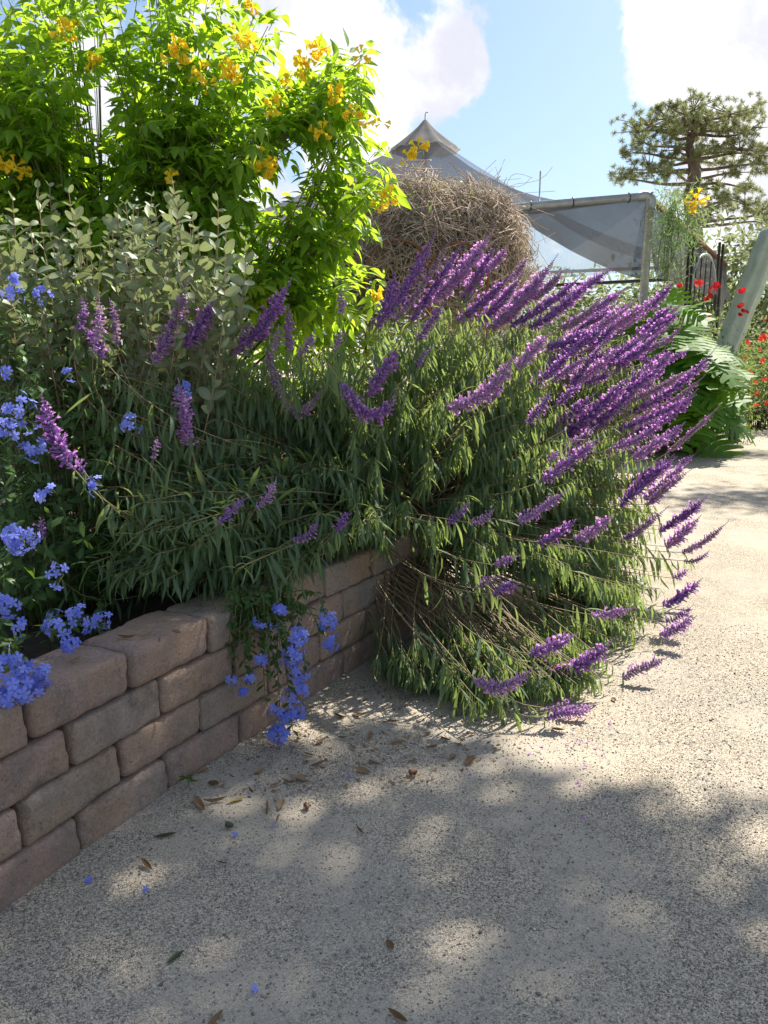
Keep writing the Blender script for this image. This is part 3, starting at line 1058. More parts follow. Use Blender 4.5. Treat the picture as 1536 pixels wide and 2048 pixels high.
tube_obj('trunk', trunkpts, np.linspace(.04, .02, 8), M_BARK, guava, 7)
lv = Leaves()
for st in gs:
    nl = 13
    ts = np.linspace(.25, 1, nl) * 13
    a = np.clip(ts.astype(int), 0, 12)
    pos = st[a] + (st[a + 1] - st[a]) * (ts - a)[:, None]
    tan = nrm(st[a + 1] - st[a])
    s1 = nrm(np.cross(tan, RNG.normal(0, 1, 3)))
    s2 = np.cross(s1, tan)
    for sg in (1, -1):
        ph = (np.arange(nl) % 2) * 1.57 + RNG.normal(0, .3, nl)
        out = sg * (s1 * np.cos(ph)[:, None] + s2 * np.sin(ph)[:, None])
        d = out * .8 + tan * RNG.uniform(.2, 1.0, (nl, 1)) + RNG.normal(0, .12, (nl, 3))
        lv.add(pos, d, tan * .7 + RNG.normal(0, .55, (nl, 3)), RNG.uniform(.055, .088, nl) * np.where(ts > 12, .55, 1), len(OVAL))
lv.build(guava, M_GUAVA, OVAL, 300, 22)

# ================================================================== blue plumbago
def flower5(rg=None):
    V, F = [], []
    for i in range(5):
        a = i * 2 * math.pi / 5
        c, s = math.cos(a), math.sin(a)
        pts = [(.05, -.04), (.05, .04), (.45, -.26), (.45, .26), (.82, -.30), (.82, .30), (1.0, -.12), (1.0, .12)]
        o = len(V)
        for r, w in pts:
            V.append((r * c - w * s, r * s + w * c, -.12 * r * r + (.05 if abs(w) < .2 else 0.0) + .06 * (i % 2)))
        F += [(o, o + 2, o + 3, o + 1), (o + 2, o + 4, o + 5, o + 3), (o + 4, o + 6, o + 7, o + 5)]
    # the slim tube behind the petals
    o = len(V)
    for z, r in ((0.0, .07), (-1.3, .045)):
        for i in range(4):
            V.append((math.cos(i * 1.57) * r, math.sin(i * 1.57) * r, z))
    F += [(o + i, o + (i + 1) % 4, o + 4 + (i + 1) % 4, o + 4 + i) for i in range(4)]
    return np.array(V), np.array(F)


FV, FF = flower5()
FLOW = [raw_mesh('flower', FV, FF, M_BLUE, vary=np.full(len(FV), v)) for v in (.05, .3, .55, .75)]


def blue_cluster(plant, c, r, m, seed, face=(0, -.8, .45), stretch=(1, 1, 1)):
    rg = np.random.default_rng(seed)
    c = np.asarray(c)
    d = nrm(rg.normal(0, 1, (m, 3)) + np.array(face) * 1.1)
    pos = c + d * np.array(stretch) * r * rg.uniform(.7, 1.05, (m, 1))
    # stalks and buds are the cluster's own mesh
    st = np.stack([np.tile(c + [0, .03, -.01], (m, 1)), (c + pos) / 2, pos], 1)
    V, F = tubes(st, np.full((m, 3), .0011), 3)
    o = mesh_obj('flower_cluster', V, F, M_STEMG, plant)
    pb = base_of(plant)
    for i in range(m):
        f = bpy.data.objects.new('flower', FLOW[rg.integers(0, 4)])
        COL.objects.link(f)
        f.parent = o
        f.location = tuple(pos[i] - pb)
        dd = nrm(d[i] + rg.normal(0, .25, 3))
        f.rotation_euler = (Vector(tuple(dd)).to_track_quat('Z', 'Y') @ Matrix.Rotation(rg.uniform(0, 6), 4, 'Z').to_quaternion()).to_euler()
        f.scale = [.018 * rg.uniform(.85, 1.15)] * 3


PB = np.array([-1.75, 2.95, .46])
plum = thing('plumbago_bush', PB, 'dark green plumbago bush with pale blue flower heads behind the block wall', 'shrub')
PL_POLY = [(-60, 560), (120, 560), (200, 700), (480, 740), (520, 900), (400, 1010), (260, 1010), (240, 1180), (200, 1300), (120, 1290), (60, 1330), (-60, 1370)]


def plum_depth(px, py):
    return np.interp(py, [560, 800, 1000, 1200, 1350], [3.5, 3.1, 2.85, 2.65, 2.35]) + np.interp(px, [0, 250, 500], [-.08, .3, .75])


pt = sample_poly(PL_POLY, 460)
pw = PP(pt[:, 0], pt[:, 1], plum_depth(pt[:, 0], pt[:, 1]) + RNG.uniform(.0, 1.1, len(pt)))
lo = np.stack([pw[:, 0] * .8 + PB[0] * .2, pw[:, 1] + .25, np.maximum(.45, pw[:, 2] - .5)], 1)
ps = bezier(lo, lo + (pw - lo) * .3 + [0, 0, .1], lo + (pw - lo) * .7 + [0, 0, .1], pw, 10)
hang_t = np.array([P(px, py, d) for px, py, d in ((470, 1340, 3.02), (500, 1370, 3.0), (530, 1400, 3.0), (560, 1420, 3.02), (585, 1460, 3.02), (600, 1400, 3.05), (610, 1330, 3.1), (540, 1340, 2.98), (640, 1290, 3.15),
                   (480, 1300, 3.0), (510, 1280, 3.0), (560, 1300, 3.0), (450, 1290, 3.0), (600, 1270, 3.1), (530, 1250, 3.02), (470, 1260, 3.0), (500, 1240, 3.05), (550, 1230, 3.1), (590, 1220, 3.1), (450, 1240, 3.0),
                   (650, 1240, 3.2), (520, 1300, 3.0), (490, 1330, 3.0), (540, 1290, 3.0), (500, 1310, 3.0), (580, 1340, 3.03), (460, 1310, 3.0), (550, 1360, 3.0))])
V, F = tubes(ps, np.linspace(.004, .0015, 10)[None] * np.ones((len(ps), 1)), 4)
mesh_obj('stem_tangle', V, F, M_STEMG, plum, 'stuff')


def plum_leaves(lvs, curves, nl, sz, droop=.0):
    for st in curves:
        k = len(st)
        ts = np.linspace(.15, 1, nl) * (k - 1)
        a = np.clip(ts.astype(int), 0, k - 2)
        pos = st[a] + (st[a + 1] - st[a]) * (ts - a)[:, None]
        tan = nrm(st[a + 1] - st[a])
        out = nrm(np.cross(tan, RNG.normal(0, 1, (nl, 3))))
        d = out + tan * .4 + RNG.normal(0, .15, (nl, 3)) + [0, 0, -droop]
        lvs.add(pos, d, np.tile([0, -.3, 1.0], (nl, 1)) + RNG.normal(0, .4, (nl, 3)), sz * RNG.uniform(.6, 1.25, nl), len(OBOV))


lv = Leaves()
plum_leaves(lv, ps, 17, .052)
lv.build(plum, M_PLUMB, OBOV, 220, 26)
for i, (px, py, r, m) in enumerate([(40, 830, .085, 20), (20, 870, .06, 12), (75, 900, .05, 9), (42, 1076, .062, 34), (8, 1212, .05, 18), (115, 1250, .05, 12), (160, 1238, .05, 11), (205, 1240, .04, 8), (50, 1372, .075, 34), (85, 1360, .05, 12),
                                    (20, 1390, .045, 10), (145, 1290, .035, 12), (28, 1312, .04, 7), (262, 848, .045, 11), (140, 748, .03, 3), (370, 782, .05, 10), (25, 590, .05, 8), (88, 592, .045, 8), (200, 970, .05, 8), (82, 992, .022, 3),
                                    (18, 745, .03, 4), (40, 1255, .03, 5), (120, 1150, .05, 6), (5, 1330, .04, 8), (30, 560, .03, 5), (105, 985, .03, 4)]):
    D = float(plum_depth(px, py)) - .12
    blue_cluster(plum, P(px, py, D), r, m, 500 + i)

HB = P(520, 1190, 3.25)
HB[2] = .48
hangp = thing('trailing_plumbago', HB, 'trailing plumbago with bright blue flower clusters spilling down the block wall', 'plant')
hs = bezier(HB + RNG.normal(0, .12, (len(hang_t), 3)) * [1.2, .5, 0], HB + (hang_t - HB) * [.45, .45, 0] + [0, -.05, .12], hang_t + [0, -.01, .22], hang_t, 12)
V, F = tubes(hs, np.linspace(.0035, .0014, 12)[None] * np.ones((len(hs), 1)), 4)
mesh_obj('stem_tangle', V, F, M_STEMG, hangp, 'stuff')
lv = Leaves()
plum_leaves(lv, hs, 26, .040, .25)
lv.build(hangp, M_PLUMB, OBOV, 200, 18)
for i, (px, py, r, m, d) in enumerate([(598, 1275, .045, 14, 3.0), (585, 1310, .055, 20, 3.0), (600, 1345, .045, 12, 3.02), (605, 1375, .045, 12, 3.02), (575, 1430, .05, 18, 3.0), (565, 1465, .055, 20, 3.0), (545, 1470, .03, 8, 3.0), (595, 1420, .04, 8, 3.0),
                                       (655, 1240, .05, 14, 3.12), (665, 1285, .045, 9, 3.12), (520, 1245, .03, 5, 2.98), (560, 1222, .035, 8, 3.0), (548, 1252, .02, 2, 2.98), (525, 1318, .03, 7, 2.97), (465, 1362, .025, 4, 2.95), (500, 1355, .028, 5, 2.95),
                                       (488, 1385, .02, 3, 2.95), (545, 1420, .025, 4, 3.0), (575, 1395, .03, 5, 3.0)]):
    blue_cluster(hangp, P(px, py, d), r, m, 700 + i, (0.1, -1, .25))

# ================================================================== shade tent
A = P(1300, 396, 13.0)
EAVE = A[2]
u1 = np.array([.468, .884, 0])
u2 = np.array([-.884, .468, 0])
W1, W2 = 11.8, 12.5
Bc, Cc = A + u1 * W1, A + u2 * W2
Dc = Cc + u1 * W1
PEAK = P(850, 262, 20.5)
tent = thing('shade_tent', (*((A + Dc) / 2)[:2], 0), 'large grey mesh shade tent with a pointed peak on a galvanised pipe frame', 'tent')


def slope(name, a, b, sag, mat, n1=22, n2=18, pw=1.75):
    V = []
    for j in range(n2 + 1):
        t = j / n2                      # 0 at eave, 1 at peak
        for i in range(n1 + 1):
            s = i / n1
            e = a + (b - a) * s
            p = e + (PEAK - e) * t
            z = EAVE + (PEAK[2] - EAVE) * t ** pw
            z -= sag * math.sin(math.pi * s) * math.sin(math.pi * min(1, t * 1.35 + .10)) * (1 - t)
            z += .02 * mnoise.noise((s * 9, t * 9, sag))
            V.append((p[0], p[1], z))
    F = [(j * (n1 + 1) + i, j * (n1 + 1) + i + 1, (j + 1) * (n1 + 1) + i + 1, (j + 1) * (n1 + 1) + i) for j in range(n2) for i in range(n1)]
    return mesh_obj(name, V, F, mat, tent, smooth=True)


off = np.array([0, 0, -.02])
slope('roof_cloth', A, Cc, .35, M_CLOTH)
slope('roof_cloth', A, Bc, .6, M_CLOTHL)
slope('roof_cloth', Bc, Dc, .5, M_CLOTHL)
slope('roof_cloth', Cc, Dc, .5, M_CLOTHL)
def curtain(p, q, d0, d1, pwr, n1=26, n2=10):
    V = []
    for i in range(n1 + 1):
        s = i / n1
        e = p + (q - p) * s
        drop = d0 + (d1 - d0) * s ** pwr
        side = np.array([-(q - p)[1], (q - p)[0], 0]) / np.linalg.norm(q - p)
        for j in range(n2 + 1):
            t = j / n2
            V.append(e + side * (.05 * math.sin(s * 23 + t * 2) * t - .22 * t * t) - np.array([0, 0, drop * t + .01]))
    F = [(i * (n2 + 1) + j, i * (n2 + 1) + j + 1, (i + 1) * (n2 + 1) + j + 1, (i + 1) * (n2 + 1) + j) for i in range(n1) for j in range(n2)]
    return mesh_obj('hanging_cloth', V, F, M_CLOTHD, tent, smooth=True)


curtain(A + u2 * .02, A + u2 * 2.3, 1.18, .02, 1.35)
curtain(A + u1 * .05, Bc, 1.18, 1.0, 1.0)
# crinkled cap over the peak
V, F = [], []
nc = 40
for j in range(7):
    t = j / 6
    for i in range(nc):
        a = i * 2 * math.pi / nc
        r = (.04 + .78 * t) * (1 + .05 * t * math.cos(a * 10) + .03 * t * math.cos(a * 17 + 1))
        z = PEAK[2] + .12 - (.68 * t ** .85) + .03 * math.cos(a * 10) * t
        V.append((PEAK[0] + r * math.cos(a), PEAK[1] + r * math.sin(a), z + .12))
F = [(j * nc + i, j * nc + (i + 1) % nc, (j + 1) * nc + (i + 1) % nc, (j + 1) * nc + i) for j in range(6) for i in range(nc)]
mesh_obj('peak_cap', V, F, M_CAP, tent, smooth=True)
tube_obj('hook', [PEAK + [0, 0, .1], PEAK + [0, 0, .36], PEAK + [.02, 0, .42], PEAK + [.07, 0, .40]], .014, M_PIPE, tent, 5)
tube_obj('mast', [PEAK * [1, 1, 0], PEAK + [0, 0, .05]], .06, M_PIPE, tent, 8)
for c, r in ((A, .066), (Bc, .05), (Cc, .06), (Dc, .05)):
    tube_obj('post', [c * [1, 1, 0], c + [0, 0, -.02]], r, M_PIPE, tent, 10)
tube_obj('beam', [A + [.04, -.03, .03], Cc + [0, 0, .03]], .062, M_PIPE, tent, 10)
tube_obj('beam', [A + u1 * .12 + [0, 0, .0], Bc], .055, M_RUST, tent, 8)
tube_obj('beam', [Bc + u2 * .1, Dc], .05, M_PIPE, tent, 8)
tube_obj('beam', [Cc + u1 * .1, Dc - u1 * .1], .05, M_PIPE, tent, 8)
el = bezier(A + [-.16, .05, .03], A + [.02, .0, .05], A + [.04, 0, .03], A + [.02, 0, -.16], 8)[0]
tube_obj('elbow', el, .078, M_PIPE, tent, 10)
for s in (.32, 1.2, 1.9, 2.4, 3.2):
    q = A + u2 * s
    a = np.linspace(0, 2 * math.pi, 13)
    tube_obj('strap', np.stack([q[0] + 0 * a, q[1] + .075 * np.cos(a), q[2] + .03 + .075 * np.sin(a)], 1), .009, M_BLACK, tent, 4)
q = A + u2 * 1.75
tube_obj('pole_tip', [q + [0, 0, .05], q + [0, 0, .55]], .012, M_PIPE, tent, 5)

# dark hem along the far eave
tube_obj('hem_rope', [Bc + [0, 0, -.32], (Bc + Dc) / 2 + [0, -.1, -.42], Dc + [0, 0, -.32]], .05, M_BLACK, tent, 6)

# ================================================================== arbor smothered in dry vines
VB = P(860, 700, 9.6)
VB[2] = 0
vine = thing('vine_arbor', VB, 'wire arbor smothered in a brown tangle of dry vines', 'arbor')
VC = P(835, 530, 9.6)
RX, RY, RZ = 1.22, .9, .84
m = 9000
d = nrm(RNG.normal(0, 1, (m, 3)) * [1.1, 1, 1])
d = np.where((d[:, 1:2] > .5), d * [1, -1, 1], d)
d = np.sign(d) * np.abs(d) ** .88
c = VC + d * [RX, RY, RZ] * RNG.uniform(.5, 1.12, (m, 1)) ** .6
c[:, 0] += np.where(c[:, 0] < VC[0], -1, 0) * RNG.uniform(0, 1.3, m) * np.clip((VC[2] + .6 - c[:, 2]) / 1.2, 0, 1)
c += np.array([[mnoise.noise(Vector(q) * 2.1) * .22, 0, mnoise.noise(Vector(q) * 2.3 + Vector((5, 5, 5))) * .30] for q in c])
tg = nrm(np.cross(d, RNG.normal(0, 1, (m, 3))) + [0, 0, -.25])
L = RNG.uniform(.15, .7, (m, 1))
b = RNG.normal(0, .14, (m, 3))
st = bezier(c - tg * L * .5, c - tg * L * .17 + b, c + tg * L * .17 - b * .6, c + tg * L * .5 + RNG.normal(0, .05, (m, 3)), 6)
V, F = tubes(st, np.full((m, 6), .0040) * RNG.uniform(.5, 1.5, (m, 1)), 3)
mesh_obj('dry_tangle', V, F, M_DRY, vine, 'stuff')
core = []
m2 = 900
dd = nrm(RNG.normal(0, 1, (m2, 3)))
cc = VC + dd * [RX, RY, RZ] * .62 * RNG.uniform(.6, 1, (m2, 1))
lv = Leaves()
lv.add(cc, nrm(RNG.normal(0, 1, (m2, 3))), RNG.normal(0, 1, (m2, 3)), RNG.uniform(.18, .3, m2), 1)
# loose dry leaves inside the tangle
lv.build(vine, M_DRYL, CHIP, 0, rest='dry_leaves')
lv = Leaves()
m3 = 700
d3 = nrm(RNG.normal(0, 1, (m3, 3)) + [0, -.3, .8])
c3 = VC + d3 * [RX, RY, RZ] * RNG.uniform(.95, 1.16, (m3, 1))
lv.add(c3, nrm(RNG.normal(0, 1, (m3, 3))), RNG.normal(0, 1, (m3, 3)) + [0, 0, 1], RNG.uniform(.04, .08, m3), len(LEAFLET))
lv.build(vine, M_ROSEL, LEAFLET, 60, rest='green_sprigs')
for cx, cy, r in ((795, 545, .33), (918, 545, .30)):
    a = np.linspace(0, math.pi, 17)
    q = P(cx, cy, 8.62)
    tube_obj('hoop', np.stack([q[0] + r * np.cos(a), q[1] + 0 * a, q[2] + r * 1.0 * np.sin(a)], 1), .014, M_RUST, vine, 6)
    for s in (-1, 1):
        tube_obj('hoop_leg', [[q[0] + s * r, q[1], 0], [q[0] + s * r, q[1], q[2]]], .014, M_RUST, vine, 6)
# trailing runners against the mesh
run = []
for k in range(90):
    q = P(random.uniform(900, 1020), random.uniform(380, 540), 9.5)
    e = q + np.array([random.uniform(.1, .55), random.uniform(-.2, .2), random.uniform(-.5, .45)])
    run.append(bezier(q, q + [.1, 0, .15], (q + e) / 2 + RNG.normal(0, .12, 3), e, 8)[0])
V, F = tubes(np.array(run), np.full((90, 8), .003), 3)
mesh_obj('runner_tangle', V, F, M_DRY, vine, 'stuff')

# ================================================================== plants of the background
def leafy(plant, c, rad, m, size, mat, tpl, singles=0, up=.5, rest='foliage', clump=9, cz=.22):
    """leaf clumps through an uneven rounded volume"""
    c = np.asarray(c, float)
    rad = np.asarray(rad, float)
    k = max(6, m // (clump * 6))
    hd = nrm(RNG.normal(0, 1, (k, 3)))
    hp = c + hd * rad * RNG.uniform(.35, 1.0, (k, 1)) ** .5
    w = RNG.integers(0, k, m)
    pos = hp[w] + RNG.normal(0, 1, (m, 3)) * rad * cz
    pos[:, 2] = np.maximum(pos[:, 2], .05)
    d = nrm(pos - hp[w] + RNG.normal(0, .05, (m, 3)))
    lv = Leaves()
    lv.add(pos, d + [0, 0, -.2], RNG.normal(0, .5, (m, 3)) + [0, 0, up], size * RNG.uniform(.6, 1.3, m), len(tpl))
    lv.build(plant, mat, tpl, singles, rest=rest)
    return hp


def shrub(name, label, px, D, ztop, wide, m, size, mat, tpl=LEAFLET, cat='shrub', group=None, deep=.7, singles=0):
    x = (px - 768) / FPX * D
    root = thing(name, (x, D, 0), label, cat, group)
    c = np.array([x, D, ztop * .52])
    hp = leafy(root, c, (wide, wide * deep, ztop * .48), m, size, mat, tpl, singles)
    base = np.array([x, D, 0.0]) + RNG.normal(0, wide * .15, (len(hp), 3)) * [1, 1, 0]
    st = bezier(base, base + [0, 0, ztop * .25], (base + hp) / 2 + [0, 0, .1], hp, 7)
    V, F = tubes(st, np.linspace(.012, .003, 7)[None] * np.ones((len(st), 1)) * max(1, ztop / 2.5), 4)
    mesh_obj('stem_tangle', V, F, M_BARK, root, 'stuff')
    return root


# pale brushy screen beyond the tent and roses
shrub('background_tree', 'pale olive brushy tree behind the black iron arbor', 1480, 27, 5.2, 2.6, 5200, .26, M_BACK, cat='tree')
shrub('background_tree', 'loose olive shrub seen through the tent beside its corner post', 1360, 29, 4.0, 2.4, 3800, .26, M_BACK, cat='tree')
shrub('background_tree', 'dark olive tree seen under the tent hem', 1210, 31, 3.9, 3.0, 3800, .28, M_BACK, cat='tree')
shrub('background_tree', 'olive tree seen through the mesh beside the dry vine tangle', 1060, 33, 4.4, 3.2, 3800, .3, M_BACK, cat='tree')
shrub('background_tree', 'pale tree rising behind the leaning cactus column', 1600, 24, 4.6, 2.4, 3800, .26, M_BACK, cat='tree')
shrub('background_shrub', 'low brushy thicket behind the leaning cactus column', 1500, 19.5, 2.1, 1.7, 3200, .14, M_BACK)
shrub('background_shrub', 'low brushy thicket behind the tent corner post', 1330, 22, 2.2, 2.2, 3000, .17, M_BACK)
shrub('background_shrub', 'sunlit leafy thicket behind the yellow trumpet bush', 330, 9.5, 3.0, 2.6, 5200, .13, M_TECOMA)
shrub('background_shrub', 'sunlit leafy thicket between trumpet bush and dry vines', 640, 9.0, 2.0, 1.5, 3600, .11, M_TECOMA)
shrub('background_shrub', 'sunlit leafy thicket behind the grey-green guava bush', 20, 8.5, 3.0, 1.9, 4600, .13, M_TECOMA)

shrub('background_shrub', 'dim olive thicket under the tent beside the dry vines', 1090, 20.5, 2.35, 1.5, 2600, .15, M_BACK)
shrub('background_shrub', 'dim olive thicket under the tent near the white cover', 1240, 21.5, 2.3, 1.3, 2600, .15, M_BACK)

# white rounded cover glimpsed above the salvia
q = P(1195, 640, 17)
V, F = [], []
for j in range(9):
    for i in range(17):
        a, b = i / 16 * math.pi, j / 8 * 2.4 - 1.2
        V.append((q[0] + .85 * math.cos(a) * (1 - .06 * abs(b)), q[1] + b, 1.95 * math.sin(a) ** .6 * (1 - .05 * b * b)))
F = [(j * 17 + i, j * 17 + i + 1, (j + 1) * 17 + i + 1, (j + 1) * 17 + i) for j in range(8) for i in range(16)]
o = mesh_obj('white_cover', V, F, M_WHITE, None, smooth=True)
tag(o, 'white rounded cover glimpsed between the purple spikes and tent post', 'cover')

# philodendron with deeply lobed leaves in a wooden planter
def lobed_leaf(bend, lobes=7):
    V, F, lu = [], [], []
    prof = [.40, .54, .60, .58, .50, .40, .26]
    for sg in (-1, 1):
        for i in range(lobes):
            w = prof[i]
            y0, y1 = i / lobes, (i + 1) / lobes
            ym = (y0 + y1) / 2

            def pt(wf, y):
                yy = y + wf * (.10 + .35 * (i / lobes))
                return (sg * wf, yy, -bend * .45 * yy * abs(yy) - .35 * wf * wf + .12 * wf)
            o = len(V)
            hw = .5 / lobes
            V += [pt(0, y0), pt(0, y1), pt(w * .28, ym - hw * .92), pt(w * .28, ym + hw * .92), pt(w * .62, ym - hw * .62), pt(w * .62, ym + hw * .70), pt(w * .88, ym - hw * .60), pt(w * .88, ym + hw * .62), pt(w, ym - hw * .2), pt(w, ym + hw * .25)]
            lu += [0, 0, .4, .4, .8, .8, 1, 1, 1, 1]
            for q in range(4):
                F.append((o + 2 * q, o + 2 * q + 1, o + 2 * q + 3, o + 2 * q + 2))
    return np.array(V), np.array(F), np.array(lu, float)


LOBED = [lobed_leaf(b) for b in (.3, .8, 1.3)]
HC = P(1295, 905, 12.4)
HC[2] = .35
philo = thing('philodendron', HC, 'big philodendron with glossy deeply lobed leaves beside the path', 'plant')
lv = Leaves()
pet = []
m = 150
dirs = nrm(RNG.normal(0, 1, (m, 3)) * [1, 1, .8] + [0, -.45, .42])
dirs[:, 2] = np.abs(dirs[:, 2]) * .95 + RNG.uniform(-.12, .1, m)
ep = HC + dirs * [.95, .9, 1.75] * RNG.uniform(.62, 1.02, (m, 1)) + [0, 0, .12]
pet = bezier(np.tile(HC, (m, 1)) + RNG.normal(0, .12, (m, 3)) * [1, 1, .4], HC + (ep - HC) * [.3, .3, .6], HC + (ep - HC) * [.7, .7, 1.0] + [0, 0, .08], ep, 9)
V, F = tubes(pet, np.full((m, 9), .011), 4)
mesh_obj('petiole_tangle', V, F, M_STEMG, philo, 'stuff')
o_ = dirs * [1, 1, .25] + [0, -.15, 0]
lv.add(ep, o_ + [0, 0, -.25] + RNG.normal(0, .22, (m, 3)), np.tile([0, -.35, 1.0], (m, 1)) + dirs * .6 + RNG.normal(0, .25, (m, 3)), RNG.uniform(.5, .75, m), 3)
lv.build(philo, M_PHILO, LOBED, 200, 8)

pl0 = P(1320, 908, 12.15)
planter = thing('wooden_planter', (pl0[0], pl0[1], 0), 'weathered wooden plank planter under the lobed philodendron', 'planter')
for i in range(3):
    for yy, nm in ((0, 'plank'), (.9, 'plank')):
        V, F = box_vf(pl0[0] - .1, pl0[1] + yy, .07 + i * .135, 1.3, .035, .128)
        mesh_obj(nm, V, F, M_WOOD, planter)
    for xx in (-.735, .535):
        V, F = box_vf(pl0[0] + xx, pl0[1] + .45, .07 + i * .135, .035, .86, .128)
        mesh_obj('plank', V, F, M_WOOD, planter)
for xx in (-.70, .50):
    for yy in (.05, .85):
        V, F = box_vf(pl0[0] + xx, pl0[1] + yy, .2, .06, .06, .40)
        mesh_obj('corner_post', V, F, M_WOOD, planter)
V, F = box_vf(pl0[0] - .1, pl0[1] + .45, .33, 1.2, .8, .04)
mesh_obj('potting_soil', V, F, M_SOIL, planter)

# black iron arbor
IB = P(1398, 640, 14.6)
IB[2] = 0
iron = thing('iron_arbor', IB, 'black wrought-iron arbor with nested gothic arches among the roses', 'arbor')
ax_ = nrm(np.array([.75, .66, 0]))       # its side panel runs away from the camera
zt = P(1371, 468, 14.2)[2]
q0 = P(1371, 600, 14.2) * [1, 1, 0]
PW = 1.05
sA = q0
def IP(s, z):
    return sA + ax_ * s + np.array([0, 0, z])
for s, h in ((0, zt), (.13, zt - .02), (PW, zt - .05), (PW + .13, zt - .07)):
    tube_obj('post', [IP(s, 0), IP(s, h)], .026, M_BLACK, iron, 6)
for rr, zb in ((PW * .42, zt - .95), (PW * .42, zt - 1.95)):
    a = np.linspace(0, math.pi, 17)
    tube_obj('arch', np.array([IP(PW / 2 + .06 + rr * math.cos(x), zb + rr * 1.5 * math.sin(x)) for x in a]), .024, M_PIPE, iron, 6)
for s in (.28, .45, .62, .80):
    tube_obj('bar', [IP(s, zt - 1.35), IP(s, zt - .35)], .012, M_BLACK, iron, 5)
for z in (zt - 1.1, zt - 2.1, .3):
    tube_obj('rail', [IP(0, z), IP(PW + .13, z)], .014, M_BLACK, iron, 5)
a = np.linspace(0, 1.7 * math.pi, 16)
tube_obj('scroll', np.array([IP(-.02 - .12 * math.cos(x) * (1 - x / 12), zt + .02 + .12 * math.sin(x) * (1 - x / 12)) for x in a]), .014, M_BLACK, iron, 5)

# feathery vine with one yellow bloom hanging from the corner
vb = A * [1, 1, 0] + [.25, -.1, 0]
fv = thing('feathery_vine', vb, 'feathery green vine hanging from the tent corner with one yellow bloom', 'vine')
vc = [P(1340, 430, 12.9), P(1375, 440, 13), P(1335, 480, 12.9), P(1330, 530, 12.9), P(1370, 480, 13.2), P(1350, 400, 13)]
lv = Leaves()
for c, k in zip(vc, (600, 500, 420, 260, 300, 260)):
    pos = c + RNG.normal(0, 1, (k, 3)) * [.17, .2, .2]
    lv.add(pos, RNG.normal(0, .7, (k, 3)) + [0, 0, -.7], RNG.normal(0, 1, (k, 3)), RNG.uniform(.06, .12, k), len(LANCE))
lv.build(fv, M_VINE, LANCE, 0)
run = [bezier(P(1350, 400, 13), P(1345 + random.uniform(-30, 30), 440, 13), P(1335 + random.uniform(-20, 40), 500, 13), P(1325 + random.uniform(-15, 50), random.uniform(540, 600), 13), 9)[0] for _ in range(14)]
run.append(bezier(vb + [0, 0, 0], vb + [.05, 0, 1], vb + [-.05, 0, 2.4], P(1350, 400, 13), 9)[0])
V, F = tubes(np.array(run), np.full((len(run), 9), .006), 4)
mesh_obj('stem_tangle', V, F, M_STEMG, fv, 'stuff')
V, F, va = trumpets(77, 22, .16, .1)
mesh_obj('flower_cluster', V + P(1392, 403, 12.9), F, M_YEL, fv, vary=va)

# leaning column cactus
c0, c1 = P(1452, 700, 13.6), P(1552, 450, 13.9)
c0 = c0 + (c0 - c1) * (c0[2] / max(.1, (c1 - c0)[2]))
k, ns = 26, 24
ax0 = nrm(c1 - c0)
e1 = nrm(np.cross(ax0, [0, 1, 0]))
e2 = np.cross(ax0, e1)
V = []
for j in range(k):
    t = j / (k - 1)
    c = c0 + (c1 - c0) * t
    for i in range(ns):
        a = i * 2 * math.pi / ns
        r = .175 * (1 + .16 * math.cos(6 * a + t * 2)) * (1 + .05 * math.sin(t * 38)) * (1 if j < k - 1 else .2)
        V.append(c + (e1 * math.cos(a) + e2 * math.sin(a)) * r)
F = [(j * ns + i, j * ns + (i + 1) % ns, (j + 1) * ns + (i + 1) % ns, (j + 1) * ns + i) for j in range(k - 1) for i in range(ns)]
o = mesh_obj('column_cactus', V, F, M_CACTUS, None, smooth=True)
tag(o, 'pale green ribbed cactus column leaning beside the roses', 'cactus')

# roses and red blooms
def rose_mesh(seed, layers=3):
    rg = np.random.default_rng(seed)
    V, F, va = [], [], []
    for l in range(layers):
        m = 5 + l
        r = .35 + .32 * l
        for i in range(m):
            a = i * 2 * math.pi / m + l * .6
            o = len(V)
            for y, w in ((-.3, .3), (.25, .5), (.62 - .12 * l, .42)):
                rr = r * (.55 + .5 * (y + .3))
                for s in (-1, 1):
                    b = a + s * w * .9
                    V.append((rr * math.cos(b), rr * math.sin(b), y + .05 * rg.normal()))
            F += [(o, o + 1, o + 3, o + 2), (o + 2, o + 3, o + 5, o + 4)]
            va += [rg.random()] * 6
    return np.array(V), np.array(F), np.array(va)


def blooms(plant, spots, mat, size, seed):
    ms = []
    for i in range(3):
        V, F, va = rose_mesh(seed + i)
        ms.append(raw_mesh('bloom', V, F, mat, vary=va))
    b = base_of(plant)
    for i, (px, py, D, s) in enumerate(spots):
        o = bpy.data.objects.new('bloom', ms[i % 3])
        COL.objects.link(o)
        o.parent = plant
        o.location = tuple(P(px, py, D) - b)
        o.rotation_euler = (random.uniform(.2, 1.2), random.uniform(-.4, .4), random.uniform(0, 6))
        o.scale = [size * s] * 3


